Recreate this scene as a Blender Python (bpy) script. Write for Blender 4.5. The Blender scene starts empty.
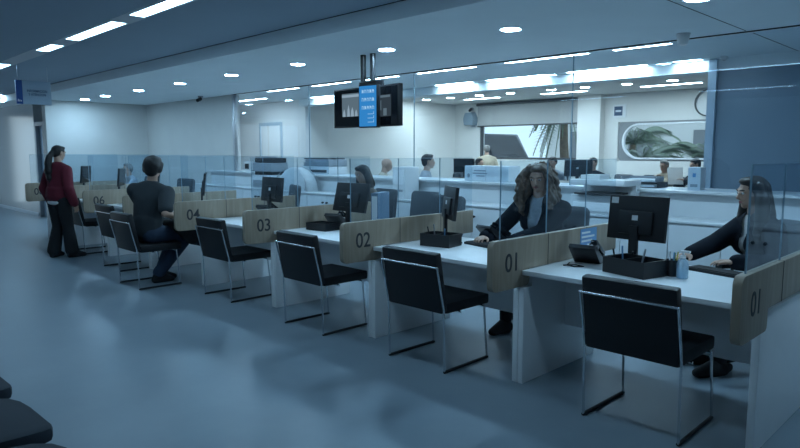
import bpy, bmesh, math, random
from mathutils import Vector, Matrix, Euler, Quaternion
R = math.radians
random.seed(7)
sc = bpy.context.scene
col = sc.collection

# ------------------------------------------------------------------ materials
def mat(name, c, rough=.5, metal=0., spec=.5, noise=0., nscale=8., bump=0., emit=None, es=0., coat=0.):
    m = bpy.data.materials.new(name); m.use_nodes = True
    nt = m.node_tree; b = nt.nodes['Principled BSDF']
    b.inputs['Base Color'].default_value = (*c, 1)
    b.inputs['Roughness'].default_value = rough
    b.inputs['Metallic'].default_value = metal
    b.inputs['Specular IOR Level'].default_value = spec
    b.inputs['Coat Weight'].default_value = coat
    if noise or bump:
        tc = nt.nodes.new('ShaderNodeTexCoord'); n = nt.nodes.new('ShaderNodeTexNoise')
        n.inputs['Scale'].default_value = nscale; n.inputs['Detail'].default_value = 5
        nt.links.new(tc.outputs['Object'], n.inputs['Vector'])
        if noise:
            r = nt.nodes.new('ShaderNodeValToRGB')
            r.color_ramp.elements[0].position = .3; r.color_ramp.elements[1].position = .7
            r.color_ramp.elements[0].color = (*[v*(1-noise) for v in c], 1)
            r.color_ramp.elements[1].color = (*[min(1, v*(1+noise)) for v in c], 1)
            nt.links.new(n.outputs['Fac'], r.inputs['Fac']); nt.links.new(r.outputs['Color'], b.inputs['Base Color'])
        if bump:
            bp = nt.nodes.new('ShaderNodeBump'); bp.inputs['Strength'].default_value = bump; bp.inputs['Distance'].default_value = .004
            nt.links.new(n.outputs['Fac'], bp.inputs['Height']); nt.links.new(bp.outputs['Normal'], b.inputs['Normal'])
    if emit:
        b.inputs['Emission Color'].default_value = (*emit, 1); b.inputs['Emission Strength'].default_value = es
    return m

def emis(name, c, s):
    m = bpy.data.materials.new(name); m.use_nodes = True; nt = m.node_tree
    nt.nodes.remove(nt.nodes['Principled BSDF'])
    e = nt.nodes.new('ShaderNodeEmission'); e.inputs['Color'].default_value = (*c, 1); e.inputs['Strength'].default_value = s
    nt.links.new(e.outputs[0], nt.nodes['Material Output'].inputs['Surface']); return m

def glass(name, tint, ior=1.45, haze=0.0):
    m = bpy.data.materials.new(name); m.use_nodes = True; nt = m.node_tree
    nt.nodes.remove(nt.nodes['Principled BSDF'])
    t = nt.nodes.new('ShaderNodeBsdfTransparent'); t.inputs['Color'].default_value = (*tint, 1)
    g = nt.nodes.new('ShaderNodeBsdfGlossy'); g.inputs['Roughness'].default_value = .01; g.inputs['Color'].default_value = (.9, .95, 1, 1)
    f0 = nt.nodes.new('ShaderNodeFresnel'); f0.inputs['IOR'].default_value = ior
    ge = nt.nodes.new('ShaderNodeNewGeometry'); f = nt.nodes.new('ShaderNodeMath'); f.operation = 'MULTIPLY'
    iv = nt.nodes.new('ShaderNodeMath'); iv.operation = 'SUBTRACT'; iv.inputs[0].default_value = 1.0
    nt.links.new(ge.outputs['Backfacing'], iv.inputs[1]); nt.links.new(f0.outputs[0], f.inputs[0]); nt.links.new(iv.outputs[0], f.inputs[1])
    x = nt.nodes.new('ShaderNodeMixShader')
    nt.links.new(f.outputs[0], x.inputs[0]); nt.links.new(t.outputs[0], x.inputs[1]); nt.links.new(g.outputs[0], x.inputs[2])
    last = x
    if haze:
        d = nt.nodes.new('ShaderNodeBsdfDiffuse'); d.inputs['Color'].default_value = (.6, .75, .9, 1)
        y = nt.nodes.new('ShaderNodeMixShader'); y.inputs[0].default_value = haze
        nt.links.new(x.outputs[0], y.inputs[1]); nt.links.new(d.outputs[0], y.inputs[2]); last = y
    nt.links.new(last.outputs[0], nt.nodes['Material Output'].inputs['Surface']); return m

def wood_mat():
    m = mat('light_wood', (.42, .33, .235), .5); nt = m.node_tree; b = nt.nodes['Principled BSDF']
    tc = nt.nodes.new('ShaderNodeTexCoord'); mp = nt.nodes.new('ShaderNodeMapping'); mp.inputs['Scale'].default_value = (3, 9, .9)
    n = nt.nodes.new('ShaderNodeTexNoise'); n.inputs['Scale'].default_value = 2.2; n.inputs['Detail'].default_value = 6; n.inputs['Distortion'].default_value = .8
    r = nt.nodes.new('ShaderNodeValToRGB'); r.color_ramp.elements[0].position = .3; r.color_ramp.elements[1].position = .72
    r.color_ramp.elements[0].color = (.285, .225, .165, 1); r.color_ramp.elements[1].color = (.39, .32, .245, 1)
    for a, c in ((tc.outputs['Object'], mp.inputs['Vector']), (mp.outputs[0], n.inputs['Vector']), (n.outputs['Fac'], r.inputs['Fac']), (r.outputs[0], b.inputs['Base Color'])): nt.links.new(a, c)
    return m

def floor_mat():
    m = mat('vinyl_floor', (.3, .3, .3), .33, spec=.3); nt = m.node_tree; b = nt.nodes['Principled BSDF']
    tc = nt.nodes.new('ShaderNodeTexCoord')
    n = nt.nodes.new('ShaderNodeTexNoise'); n.inputs['Scale'].default_value = 1.1; n.inputs['Detail'].default_value = 7; n.inputs['Roughness'].default_value = .6
    r = nt.nodes.new('ShaderNodeValToRGB'); r.color_ramp.elements[0].position = .3; r.color_ramp.elements[1].position = .75
    r.color_ramp.elements[0].color = (.19, .245, .29, 1); r.color_ramp.elements[1].color = (.26, .315, .36, 1)
    nt.links.new(tc.outputs['Object'], n.inputs['Vector']); nt.links.new(n.outputs['Fac'], r.inputs['Fac']); nt.links.new(r.outputs[0], b.inputs['Base Color'])
    r2 = nt.nodes.new('ShaderNodeMapRange'); r2.inputs['To Min'].default_value = .28; r2.inputs['To Max'].default_value = .45
    nt.links.new(n.outputs['Fac'], r2.inputs['Value']); nt.links.new(r2.outputs[0], b.inputs['Roughness'])
    return m

COOL = (.45, .75, 1.0); WARM = (.74, .92, 1.0)
M = dict(
    floor=floor_mat(), wood=wood_mat(),
    wall=mat('white_wall_paint', (.78, .79, .80), .7, noise=.02, nscale=3),
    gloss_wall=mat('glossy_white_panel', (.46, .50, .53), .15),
    wall_far=mat('pale_wall_paint', (.62, .61, .59), .75, noise=.02, nscale=3), chairc=mat('grey_chair_cloth', (.075, .09, .105), .9, bump=.2, nscale=200),
    beige=mat('beige_wall_paint', (.72, .71, .68), .75, noise=.02, nscale=3),
    dark_wall=mat('blue_grey_wall', (.20, .27, .34), .3, noise=.03, nscale=2),
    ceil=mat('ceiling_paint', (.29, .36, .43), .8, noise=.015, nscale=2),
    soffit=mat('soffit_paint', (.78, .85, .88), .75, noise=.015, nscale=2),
    seam=mat('dark_gap', (.03, .035, .04), .8),
    white=mat('white_laminate', (.87, .88, .89), .32, noise=.015, nscale=6),
    white_cab=mat('white_cabinet_laminate', (.62, .65, .67), .35, noise=.015, nscale=6),
    white_dull=mat('white_plastic', (.74, .75, .76), .45),
    grey_pl=mat('grey_plastic', (.33, .35, .38), .45),
    black=mat('black_plastic', (.012, .013, .016), .4),
    blackg=mat('black_gloss', (.008, .01, .014), .08),
    leather=mat('black_leather', (.006, .007, .010), .5, bump=.15, nscale=120),
    fabric=mat('dark_seat_fabric', (.035, .045, .06), .85, bump=.2, nscale=200),
    chrome=mat('chrome', (.72, .74, .76), .16, 1.),
    steel=mat('brushed_steel', (.5, .52, .55), .35, 1.),
    rubber=mat('black_rubber', (.015, .015, .017), .7),
    number=mat('number_ink', (.035, .035, .04), .6),
    glass=glass('screen_glass', (.90, .945, .97), 1.45, .008),
    glass_edge=mat('glass_edge', (.26, .38, .46), .15, emit=None),
    glass_wall=glass('partition_glass', (.86, .92, .96), 1.5, .012),
    win=glass('window_glass', (.93, .96, .97), 1.4),
    lamp=emis('downlight_glow', COOL, 265), strip=emis('linear_lamp_glow', COOL, 18),
    olamp=emis('office_lamp_glow', WARM, 210), ostrip=emis('office_linear_glow', WARM, 50), cove=emis('cove_lamp_glow', (.66, .88, 1.0), 45),
    trimw=mat('lamp_trim', (.75, .76, .77), .4), slot=mat('lamp_slot_metal', (.5, .52, .55), .5),
    blind=mat('roller_blind_cloth', (.40, .40, .39), .8, noise=.04, nscale=30),
    frame=mat('dark_window_frame', (.06, .065, .07), .4),
    panel=mat('grey_panel', (.22, .23, .24), .5),
    blue=mat('blue_sign_film', (.015, .08, .30), .4), sign=mat('sign_face', (.40, .50, .60), .35),
    signink=mat('sign_ink', (.03, .07, .14), .6), signwhite=mat('sign_white', (.7, .74, .78), .5),
    tvblue=emis('ticket_screen_blue', (.035, .25, .62), .9), tvwhite=emis('ticket_screen_text', (.30, .55, .80), 1.0),
    tvpic=emis('television_picture', (.10, .15, .19), 1.0), tvpicd=emis('television_picture_dark', (.03, .045, .06), 1.0), tvpicl=emis('television_picture_light', (.26, .36, .45), 1.0),
    skin=mat('skin', (.50, .31, .23), .5, noise=.04, nscale=20), skin_d=mat('skin_tanned', (.40, .24, .17), .5, noise=.04, nscale=20),
    lips=mat('lip', (.38, .13, .12), .45), eyew=mat('eye', (.6, .6, .6), .2), eyed=mat('iris', (.02, .015, .01), .2),
    hair_b=mat('black_hair', (.010, .009, .010), .5, bump=.5, nscale=60), hair_br=mat('brown_hair', (.13, .085, .058), .5, noise=.35, nscale=40, bump=.6),
    hair_dk=mat('dark_brown_hair', (.022, .017, .015), .5, bump=.5, nscale=60), hair_g=mat('grey_hair', (.20, .19, .18), .6, bump=.5, nscale=60),
    red=mat('dark_red_knit', (.13, .010, .024), .85, bump=.5, nscale=150), white_cloth=mat('white_cloth', (.68, .68, .68), .8, bump=.2, nscale=80),
    shirt_d=mat('dark_grey_tshirt', (.02, .027, .033), .85, bump=.2, nscale=80), jean=mat('dark_denim', (.025, .045, .085), .85, bump=.3, nscale=140),
    blackc=mat('black_cloth', (.010, .011, .014), .85, bump=.3, nscale=90), navy=mat('navy_cloth', (.005, .008, .015), .9, spec=.2, bump=.25, nscale=90),
    palegrey=mat('pale_blue_blouse', (.42, .50, .58), .75, noise=.12, nscale=60), tan=mat('tan_cloth', (.42, .36, .27), .85, bump=.2, nscale=80),
    greyc=mat('grey_cloth', (.30, .33, .37), .85, bump=.2, nscale=80), brownc=mat('brown_cloth', (.12, .095, .075), .85, bump=.2, nscale=80),
    paper=mat('paper', (.78, .79, .79), .7), bluep=mat('blue_print', (.16, .34, .58), .5), yellow=mat('yellow_pen', (.55, .45, .08), .4), green=mat('green_pen', (.12, .35, .16), .4),
    gel=glass('clear_bottle', (.75, .85, .9), 1.45, .3), bagcover=mat('pale_dust_cover', (.50, .54, .57), .45, noise=.08, nscale=9, bump=.8),
    leaf=mat('palm_leaf', (.16, .22, .13), .35, noise=.4, nscale=3), bark=mat('palm_bark', (.20, .15, .10), .9, bump=.6, nscale=12, noise=.3),
    pave=mat('pale_paving', (.55, .54, .52), .8, noise=.1, nscale=2), render=mat('pale_render', (.72, .71, .68), .8, noise=.05, nscale=1),
    filec=mat('grey_blue_card', (.13, .20, .28), .6),
    tabletop=mat('office_table_wood', (.36, .29, .22), .5, noise=.15, nscale=6), clockface=mat('clock_face', (.75, .76, .76), .5),
    vanblue=mat('dark_blue_car_paint', (.02, .03, .05), .2, coat=1.), cooler=mat('grey_blue_plastic', (.22, .29, .35), .3),
)

# ------------------------------------------------------------------ mesh helpers
def NB(): return bmesh.new()
def box(bm, x0, x1, y0, y1, z0, z1, mtx=None):
    vs = [bm.verts.new(v) for v in ((x0,y0,z0),(x1,y0,z0),(x1,y1,z0),(x0,y1,z0),(x0,y0,z1),(x1,y0,z1),(x1,y1,z1),(x0,y1,z1))]
    for f in ((3,2,1,0),(4,5,6,7),(0,1,5,4),(1,2,6,5),(2,3,7,6),(3,0,4,7)): bm.faces.new([vs[i] for i in f])
    if mtx is not None: bmesh.ops.transform(bm, matrix=mtx, verts=vs)
    return vs
def cyl(bm, p0, p1, r, r2=None, seg=16):
    p0, p1 = Vector(p0), Vector(p1); d = p1-p0
    q = d.to_track_quat('Z', 'Y').to_matrix().to_4x4()
    return bmesh.ops.create_cone(bm, cap_ends=True, segments=seg, radius1=r, radius2=r if r2 is None else r2, depth=d.length, matrix=Matrix.Translation((p0+p1)/2) @ q)['verts']
def ball(bm, c, r, sub=2, mtx=None):
    rr = (r, r, r) if not hasattr(r, '__len__') else r
    m = Matrix.Translation(c) @ (mtx.to_4x4() if mtx is not None else Matrix.Identity(4)) @ Matrix.Diagonal((*rr, 1))
    return bmesh.ops.create_icosphere(bm, subdivisions=sub, radius=1, matrix=m)['verts']
def tube(bm, pts, r, seg=10):
    pts = [Vector(p) for p in pts]
    for a, b in zip(pts, pts[1:]): cyl(bm, a, b, r, seg=seg)
    for p in pts[1:-1]: ball(bm, p, r*1.0, 1 if seg < 8 else 2)
def prism(bm, poly, axis, a, b):
    def P(u, v, w): return {0: (w, u, v), 1: (u, w, v), 2: (u, v, w)}[axis]
    A = [bm.verts.new(P(u, v, a)) for u, v in poly]; B = [bm.verts.new(P(u, v, b)) for u, v in poly]
    n = len(poly); bm.faces.new(A[::-1]); bm.faces.new(B)
    for i in range(n): bm.faces.new((A[i], A[(i+1) % n], B[(i+1) % n], B[i]))
def lathe(bm, prof, c=(0, 0, 0), seg=20, caps=True):
    rings = []
    for r, z in prof:
        rings.append([bm.verts.new((c[0]+r*math.cos(2*math.pi*k/seg), c[1]+r*math.sin(2*math.pi*k/seg), c[2]+z)) for k in range(seg)])
    for A, B in zip(rings, rings[1:]):
        for k in range(seg): bm.faces.new((A[k], A[(k+1) % seg], B[(k+1) % seg], B[k]))
    if caps: bm.faces.new(rings[0][::-1]); bm.faces.new(rings[-1])
def rounded(x0, y0, x1, y1, r, n=6, corners=(1, 1, 1, 1)):
    out = []
    for (cx, cy, a, k) in ((x1-r, y1-r, 0, 0), (x0+r, y1-r, 90, 1), (x0+r, y0+r, 180, 2), (x1-r, y0+r, 270, 3)):
        if corners[k]: out += [(cx+r*math.cos(R(a+90*i/n)), cy+r*math.sin(R(a+90*i/n))) for i in range(n+1)]
        else: out.append(((x1, y1), (x0, y1), (x0, y0), (x1, y0))[k])
    return out

def obj(name, bm, m=None, parent=None, loc=(0, 0, 0), rot=None, bevel=0, smooth=None):
    bmesh.ops.recalc_face_normals(bm, faces=bm.faces)
    if bevel:
        es = [e for e in bm.edges if len(e.link_faces) == 2 and e.calc_face_angle(0) > R(35)]
        bmesh.ops.bevel(bm, geom=es, offset=bevel, segments=2, profile=.6, affect='EDGES', clamp_overlap=True)
    me = bpy.data.meshes.new(name); 
    if smooth is None: smooth = 38
    if smooth:
        for f in bm.faces: f.smooth = True
        for e in bm.edges:
            if len(e.link_faces) == 2 and e.calc_face_angle(0) > R(smooth): e.smooth = False
    bm.to_mesh(me); bm.free()
    o = bpy.data.objects.new(name, me); col.objects.link(o)
    if m: me.materials.append(M[m] if isinstance(m, str) else m)
    o.location = loc
    if rot: o.rotation_euler = rot
    if parent: o.parent = parent
    return o
def tag(o, label, cat, group=None, kind=None):
    if label: o['label'] = label
    if cat: o['category'] = cat
    if group: o['group'] = group
    if kind: o['kind'] = kind
    return o
def thing(name, label, cat, loc=(0, 0, 0), rz=0, group=None):
    o = bpy.data.objects.new(name, None); o.empty_display_size = .1; col.objects.link(o)
    o.location = loc; o.rotation_euler = (0, 0, rz); return tag(o, label, cat, group)
def struct(name, bm, m, bevel=0, parent=None, smooth=None):
    o = obj(name, bm, m, parent, bevel=bevel, smooth=smooth)
    if parent is None: o['kind'] = 'structure'
    return o
def kids(o): return [c for c in list(col.objects) if c.parent == o]
def dup(root, loc, rz=None, label=None, group=None):
    def rec(o, par):
        c = o.copy(); col.objects.link(c)
        if par: c.parent = par
        for k in kids(o): rec(k, c)
        return c
    r = rec(root, None); r.location = loc
    if rz is not None: r.rotation_euler = (0, 0, rz)
    if label: r['label'] = label
    if group: r['group'] = group
    return r
def B(*a, bevel=0):
    bm = NB(); box(bm, *a); return bm
def text_mesh(name, s, m, parent, size, mtx, extrude=.001, xscale=1, off=0.):
    cu = bpy.data.curves.new(name, 'FONT'); cu.body = s; cu.size = size; cu.extrude = extrude; cu.align_x = 'CENTER'; cu.align_y = 'CENTER'; cu.resolution_u = 4; cu.offset = off
    t = bpy.data.objects.new('t', cu); col.objects.link(t)
    dg = bpy.context.evaluated_depsgraph_get(); me = bpy.data.meshes.new_from_object(t.evaluated_get(dg)); me.name = name
    bpy.data.objects.remove(t); bpy.data.curves.remove(cu)
    me.transform(mtx @ Matrix.Diagonal((xscale, 1, 1, 1)))
    o = bpy.data.objects.new(name, me); col.objects.link(o); me.materials.clear(); me.materials.append(M[m])
    if parent: o.parent = parent
    return o
FACE_PX = Matrix(((0, 0, 1, 0), (1, 0, 0, 0), (0, 1, 0, 0), (0, 0, 0, 1)))     # text read from +X
FACE_NY = Matrix(((1, 0, 0, 0), (0, 0, -1, 0), (0, 1, 0, 0), (0, 0, 0, 1)))    # text read from -Y

# ------------------------------------------------------------------ camera
cd = bpy.data.cameras.new('camera'); cam = bpy.data.objects.new('camera', cd); col.objects.link(cam); sc.camera = cam
cd.sensor_width = 36; cd.lens = 635.9*36/800; cd.clip_end = 300
yaw, pit = R(45.46), R(6.55)
fw = Vector((-math.sin(yaw)*math.cos(pit), math.cos(yaw)*math.cos(pit), -math.sin(pit)))
cam.location = (2.32, -3.352, 1.5); cam.rotation_euler = fw.to_track_quat('-Z', 'Y').to_euler()

# ------------------------------------------------------------------ room shell
ZL, ZS, ZB = 2.747, 2.6, 2.46           # lobby/office slab, counter soffit, beam underside
struct('floor', B(-19.2, 5.2, -7.2, 10.2, -.1, 0), 'floor')
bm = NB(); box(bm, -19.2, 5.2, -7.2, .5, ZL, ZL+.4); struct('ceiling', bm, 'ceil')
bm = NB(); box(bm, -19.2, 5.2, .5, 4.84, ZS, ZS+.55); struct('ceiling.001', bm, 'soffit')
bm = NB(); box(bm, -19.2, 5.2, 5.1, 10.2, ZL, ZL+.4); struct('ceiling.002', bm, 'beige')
bm = NB(); box(bm, -9.1, 5.2, 4.84, 5.1, ZB, ZS+.55); struct('trim_1', bm, 'soffit')     # office beam
bm = NB(); box(bm, -8.95, 5, 3.165, 3.19, ZS-.010, ZS-.0005); struct('trim_2', bm, 'seam')
bm = NB()
box(bm, .262, .268, .55, 3.13, ZS-.003, ZS-.0005); box(bm, .273, .280, 3.3, 4.82, ZS-.003, ZS-.0005)
struct('trim_3', bm, 'seam')
bm = NB(); box(bm, -19, 5, .497, .5, ZL-.006, ZL); struct('trim_4', bm, 'seam')
# walls
struct('wall_front', B(-19.2, 5.2, -7.2, -7, 0, ZL), 'wall')
struct('wall_right', B(5, 5.2, -7, 10, 0, ZL), 'wall')
bm = NB(); box(bm, -19.2, -19, -7, -5.6, 0, ZL); box(bm, -19.2, -19, .2, 10, 0, ZL); box(bm, -19.2, -19, -5.6, .2, 2.5, ZL)
struct('wall_left', bm, 'wall')
w = tag(thing('window_added', None, None, (-19.1, -2.7, 0)), None, None, kind='structure')  # glazing out of view, added to let daylight in at the left
for j in range(4): obj('glass_pane', B(-.006, .006, -2.87+1.45*j, -2.87+1.45*j+1.39, .02, 2.46), 'win', w)
for j in range(5): obj('mullion', B(-.03, .03, -2.90+1.45*j, -2.87+1.45*j, .0, 2.5), 'frame', w)
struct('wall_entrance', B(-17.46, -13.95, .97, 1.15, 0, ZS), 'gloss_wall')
struct('wall_end', B(-13.25, -13.05, .97, 3.2, 0, ZS), 'wall_far')
struct('wall_corner', B(-13.25, -9.03, 3.2, 3.35, 0, ZS), 'wall_far')
struct('wall_corridor', B(-13.25, -9.1, 5.0, 5.15, 0, ZS), 'wall')
struct('wall_office_side', B(-9.3, -9.1, 5.15, 10, 0, ZL), 'beige')
# the office back wall around its two windows
W1 = (-8.25, -5.33, 1.29, 2.66); W2 = (-4.40, -1.95, 1.285, 2.13)
bm = NB()
for a in ((-9.3, W1[0], 0, ZL), (W1[0], W1[1], 0, W1[2]), (W1[0], W1[1], W1[3], ZL), (W1[1], W2[0], 0, ZL), (W2[0], W2[1], 0, W2[2]), (W2[0], W2[1], W2[3], ZL), (W2[1], 5, 0, ZL)):
    box(bm, a[0], a[1], 10, 10.2, a[2], a[3])
struct('wall_back', bm, 'beige')
struct('wall_column', B(-5.28, -4.72, 9.78, 9.999, 0, ZL), 'beige')
struct('wall_store', B(-.56, 5, 4.845, 5.0, 0, ZS-.002), 'dark_wall')
struct('trim_5', B(-.655, -.56, 4.80, 5.02, 0, ZB+.13), 'sign')
struct('wall_teller', B(-9.9, 5, 3.16, 3.24, 0, 1.08), 'white_cab')
struct('trim_6', B(-9.9, 5, 3.08, 3.75, 1.08, 1.105), 'white_cab', bevel=.004)
# doors
d = tag(thing('door_1', None, None, (-13.6, .97, 0)), None, None, kind='structure')
bm = NB(); box(bm, -.34, -.25, 0, .18, 0, 2.15); box(bm, .25, .34, 0, .18, 0, 2.15); box(bm, -.25, .25, 0, .18, 2.06, 2.15); obj('door_frame', bm, 'grey_pl', d, bevel=.006)
obj('door_leaf', B(-.25, .25, .08, .13, .01, 2.06), 'sign', d, bevel=.004)
bm = NB(); cyl(bm, (.17, .08, 1.0), (.17, .03, 1.0), .012); cyl(bm, (.17, .03, 1.0), (.06, .03, 1.0), .011); obj('door_handle', bm, 'steel', d)
d = tag(thing('door_2', None, None, (-10.45, 5.0, 0)), None, None, kind='structure')
bm = NB(); box(bm, -.47, -.40, -.03, 0, 0, 2.16); box(bm, .40, .47, -.03, 0, 0, 2.16); box(bm, -.40, .40, -.03, 0, 2.08, 2.16); obj('door_frame', bm, 'sign', d, bevel=.004)
obj('door_leaf', B(-.40, .40, -.012, -.001, .01, 2.08), 'wall', d, bevel=.003)
bm = NB(); cyl(bm, (.32, -.012, 1.0), (.32, -.06, 1.0), .012); cyl(bm, (.32, -.06, 1.0), (.2, -.06, 1.0), .011); obj('door_handle', bm, 'steel', d)
d = tag(thing('door_3', None, None, (-18.2, 1.0, 0)), None, None, kind='structure')
bm = NB(); box(bm, -.74, -.66, 0, .12, 0, 2.6); box(bm, .66, .74, 0, .12, 0, 2.6); box(bm, -.66, .66, 0, .12, 2.3, 2.6); obj('door_frame', bm, 'frame', d)
obj('door_pane', B(-.66, .66, .05, .065, .01, 2.3), 'win', d)
bm = NB(); tube(bm, [(.55, .05, .9), (.55, -.02, .9), (.55, -.02, 1.2), (.55, .05, 1.2)], .015); obj('door_handle', bm, 'black', d)
# baseboards
struct('baseboard_entrance', B(-17.46, -13.95, .955, .97, 0, .08), 'sign')
struct('baseboard_end', B(-13.05, -13.035, .97, 3.2, 0, .08), 'sign')
# tall glass partition on the half wall
g = tag(thing('window_1', None, None, (0, 3.2, 1.105)), None, None, kind='structure')
js = [-8.95, -6.53, -4.05, -1.54, .94, 3.42, 5.0]
for a, b in zip(js, js[1:]): obj('glass_pane', B(a+.004, b-.004, -.006, .006, 0, ZS-1.118), 'glass_wall', g)
for a in js[1:-1]: obj('glass_joint', B(a-.004, a+.004, -.008, .008, 0, ZS-1.118), 'glass_edge', g)
obj('frame_post', B(-9.0, -8.93, -.035, .035, 0, ZS-1.106), 'steel', g, bevel=.004)
# window 1: plain pane, roller blind half down
w = tag(thing('window_2', None, None, (0, 10, 0)), None, None, kind='structure')
bm = NB(); f = .05
box(bm, W1[0], W1[0]+f, .02, .1, W1[2], W1[3]); box(bm, W1[1]-f, W1[1], .02, .1, W1[2], W1[3]); box(bm, W1[0]+f, W1[1]-f, .02, .1, W1[2], W1[2]+f); box(bm, W1[0]+f, W1[1]-f, .02, .1, W1[3]-f, W1[3])
obj('window_frame', bm, 'frame', w)
obj('window_glass', B(W1[0]+f, W1[1]-f, .055, .065, W1[2]+f, W1[3]-f), 'win', w)
bl = thing('roller_blind', 'grey roller blind pulled halfway down over the plain rectangular office window', 'blind', (-6.79, 9.95, 2.15))
obj('blind_cloth', B(-1.50, 1.50, -.006, .0, 0, .53), 'blind', bl)
bm = NB(); cyl(bm, (-1.5, 0, -.012), (1.5, 0, -.012), .018); obj('bottom_bar', bm, 'frame', bl)
bm = NB(); cyl(bm, (-1.53, 0, .54), (1.53, 0, .54), .035); obj('blind_roll', bm, 'frame', bl)
# window 2: dark surround panel with a stadium-shaped opening
w = tag(thing('window_3', None, None, (0, 10, 0)), None, None, kind='structure')
cz = (W2[2]+W2[3])/2; rr = .385
def stadium(x0, x1, z, r, n=16):
    return [(x1-r+r*math.sin(R(180*i/n)), z+r*math.cos(R(180*i/n))) for i in range(n+1)] + [(x0+r-r*math.sin(R(180*i/n)), z-r*math.cos(R(180*i/n))) for i in range(n+1)]
def ringmesh(bm, inn, out, y0, y1):
    n = len(inn); rows = [[bm.verts.new((u, y, v)) for u, v in P] for P, y in ((inn, y0), (out, y0), (out, y1), (inn, y1))]
    for j in range(4):
        A, Bq = rows[j], rows[(j+1) % 4]
        for i in range(n): bm.faces.new((A[i], A[(i+1) % n], Bq[(i+1) % n], Bq[i]))
inn = stadium(W2[0]+.10, W2[1]-.10, cz, rr)
def to_rect(u, v):
    cx = (W2[0]+W2[1])/2; hx = (W2[1]-W2[0])/2; hz = (W2[3]-W2[2])/2
    sx = W2[0]+.1+rr; ex = W2[1]-.1-rr; ax = min(max(u, sx), ex); dx, dz = u-ax, v-cz
    L = math.hypot(dx, dz) or 1; dx /= L; dz /= L
    lx = (rr+.1) if abs(dx) > 1e-6 else 0
    k = min((rr+.1)/abs(dx) if abs(dx) > 1e-4 else 1e9, hz/abs(dz) if abs(dz) > 1e-4 else 1e9)
    return ax+dx*k, cz+dz*k
bm = NB(); ringmesh(bm, inn, [to_rect(*p) for p in inn], .02, .06); obj('window_panel', bm, 'panel', w)
bm = NB(); ringmesh(bm, stadium(W2[0]+.135, W2[1]-.135, cz, rr-.035), inn, -.01, .09); obj('window_rim', bm, 'white_dull', w)
bm = NB(); prism(bm, stadium(W2[0]+.13, W2[1]-.13, cz, rr-.03), 1, .035, .045); obj('window_glass', bm, 'win', w)

# ------------------------------------------------------------------ lamps
dl = thing('ceiling_downlight', 'round recessed downlight', 'light')
bm = NB(); lathe(bm, [(.085, 0), (.105, -.004), (.112, 0.0)], seg=28); obj('trim_ring', bm, 'trimw', dl)
bm = NB(); lathe(bm, [(.085, -.003), (.086, .0)], seg=28); obj('diffuser', bm, 'lamp', dl)
LAB = ['cut by the top edge of the picture', 'second from the right along the counter soffit', 'just right of the hanging screens', 'just left of the hanging screens',
       'fifth from the right along the counter soffit', 'above the third screen from the left', 'third from the left end of the soffit', 'above the corner of the end wall', 'farthest left on the counter soffit']
for i in range(9):
    x = .43-1.65*i if i < 8 else -12.3
    lab = 'unseen round downlight added in the counter soffit, ' + LAB[i]
    if i == 0: dl.location = (x, 1.546, ZS-.0005); dl['label'] = lab; dl['group'] = 'downlights over the counter'
    elif x > -12.9: dup(dl, (x, 1.546, ZS-.0005), 0, lab, 'downlights over the counter')
for x, l in ((2.08, 'first'),): dup(dl, (x, 1.546, ZS-.0005), 0, f'unseen round downlight added in the counter soffit, {l} beyond the right edge of the picture', 'downlights over the counter')  # unseen lamp added to brighten the right end desk
def odl(x, y, lab):
    r = dup(dl, (x, y, ZL-.0005), 0, lab, 'round downlights in the back office ceiling')
    for k in kids(r):
        if k.name.startswith('diffuser'):
            k.data = odl_mesh
odl_mesh = [k for k in kids(dl) if k.name.startswith('diffuser')][0].data.copy(); odl_mesh.materials[0] = M['olamp']
for x, lab in ((-8.5, 'farthest left'), (-7.72, 'second from the left'), (-6.85, 'third from the left'), (-6.0, 'fourth from the left, above the blind'), (-4.98, 'fourth from the right'), (-4.22, 'third from the right'), (-3.35, 'second from the right, above the capsule window'), (-2.5, 'farthest right, beside the grey wall')):
    odl(x, 8.2, 'round downlight in the back office ceiling, ' + lab)
for x, y, lab in ((-14.4, .42, 'small round downlight in the dark ceiling just left of the hanging sign'), (-16.6, -1.6, 'unseen round downlight added to the entrance beyond the left edge of the picture')):  # the second one is unseen, added to brighten the entrance
    dup(dl, (x, y, ZL-.0005), 0, lab, 'downlights by the entrance')
def strip(x0, x1, y0, y1, z, m, lab, group, th=.006):
    t = thing('linear_ceiling_light', lab, 'light', ((x0+x1)/2, (y0+y1)/2, z), 0, group); h = (x1-x0)/2; k = (y1-y0)/2
    bm = NB()
    for a in ((-h-.012, h+.012, -k-.012, -k), (-h-.012, h+.012, k, k+.012), (-h-.012, -h, -k, k), (h, h+.012, -k, k)): box(bm, *a, -.006, 0)
    obj('lamp_frame', bm, 'trimw', t); obj('diffuser', B(-h, h, -k, k, -.003, 0), m, t)
for x0, x1, lab in ((-9.25, -8.37, 'linear ceiling light at the left edge of the picture, farthest of the lobby row'), (-6.62, -6.02, 'short linear ceiling light second from the left in the lobby row'),
                    (-5.5, -4.14, 'long linear ceiling light in the middle of the lobby row'), (-3.72, -2.2, 'nearest linear ceiling light of the lobby row, cut by the top edge')):
    strip(x0, x1, -.9, -.76, ZL, 'strip', lab, 'linear lights in the lobby ceiling')
struct('trim_7', B(-18, 5, -.94, -.72, ZL-.002, ZL+.001), 'slot')
for x0, x1 in ((-1.7, -.2), (.5, 1.7)):  # unseen lamps added to brighten desks and floor on the right
    strip(x0, x1, -.9, -.76, ZL, 'strip', 'unseen linear light added to the lobby ceiling row beyond the top of the picture', 'added linear lights out of the picture')
for x0, x1 in ((-6.4, -4.6), (-3, -1.2)):  # unseen row added behind the camera for more light in the lobby
    strip(x0, x1, -4.4, -4.26, ZL, 'strip', 'unseen linear light added as a second lobby row behind the photographer', 'added linear lights out of the picture')
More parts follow.
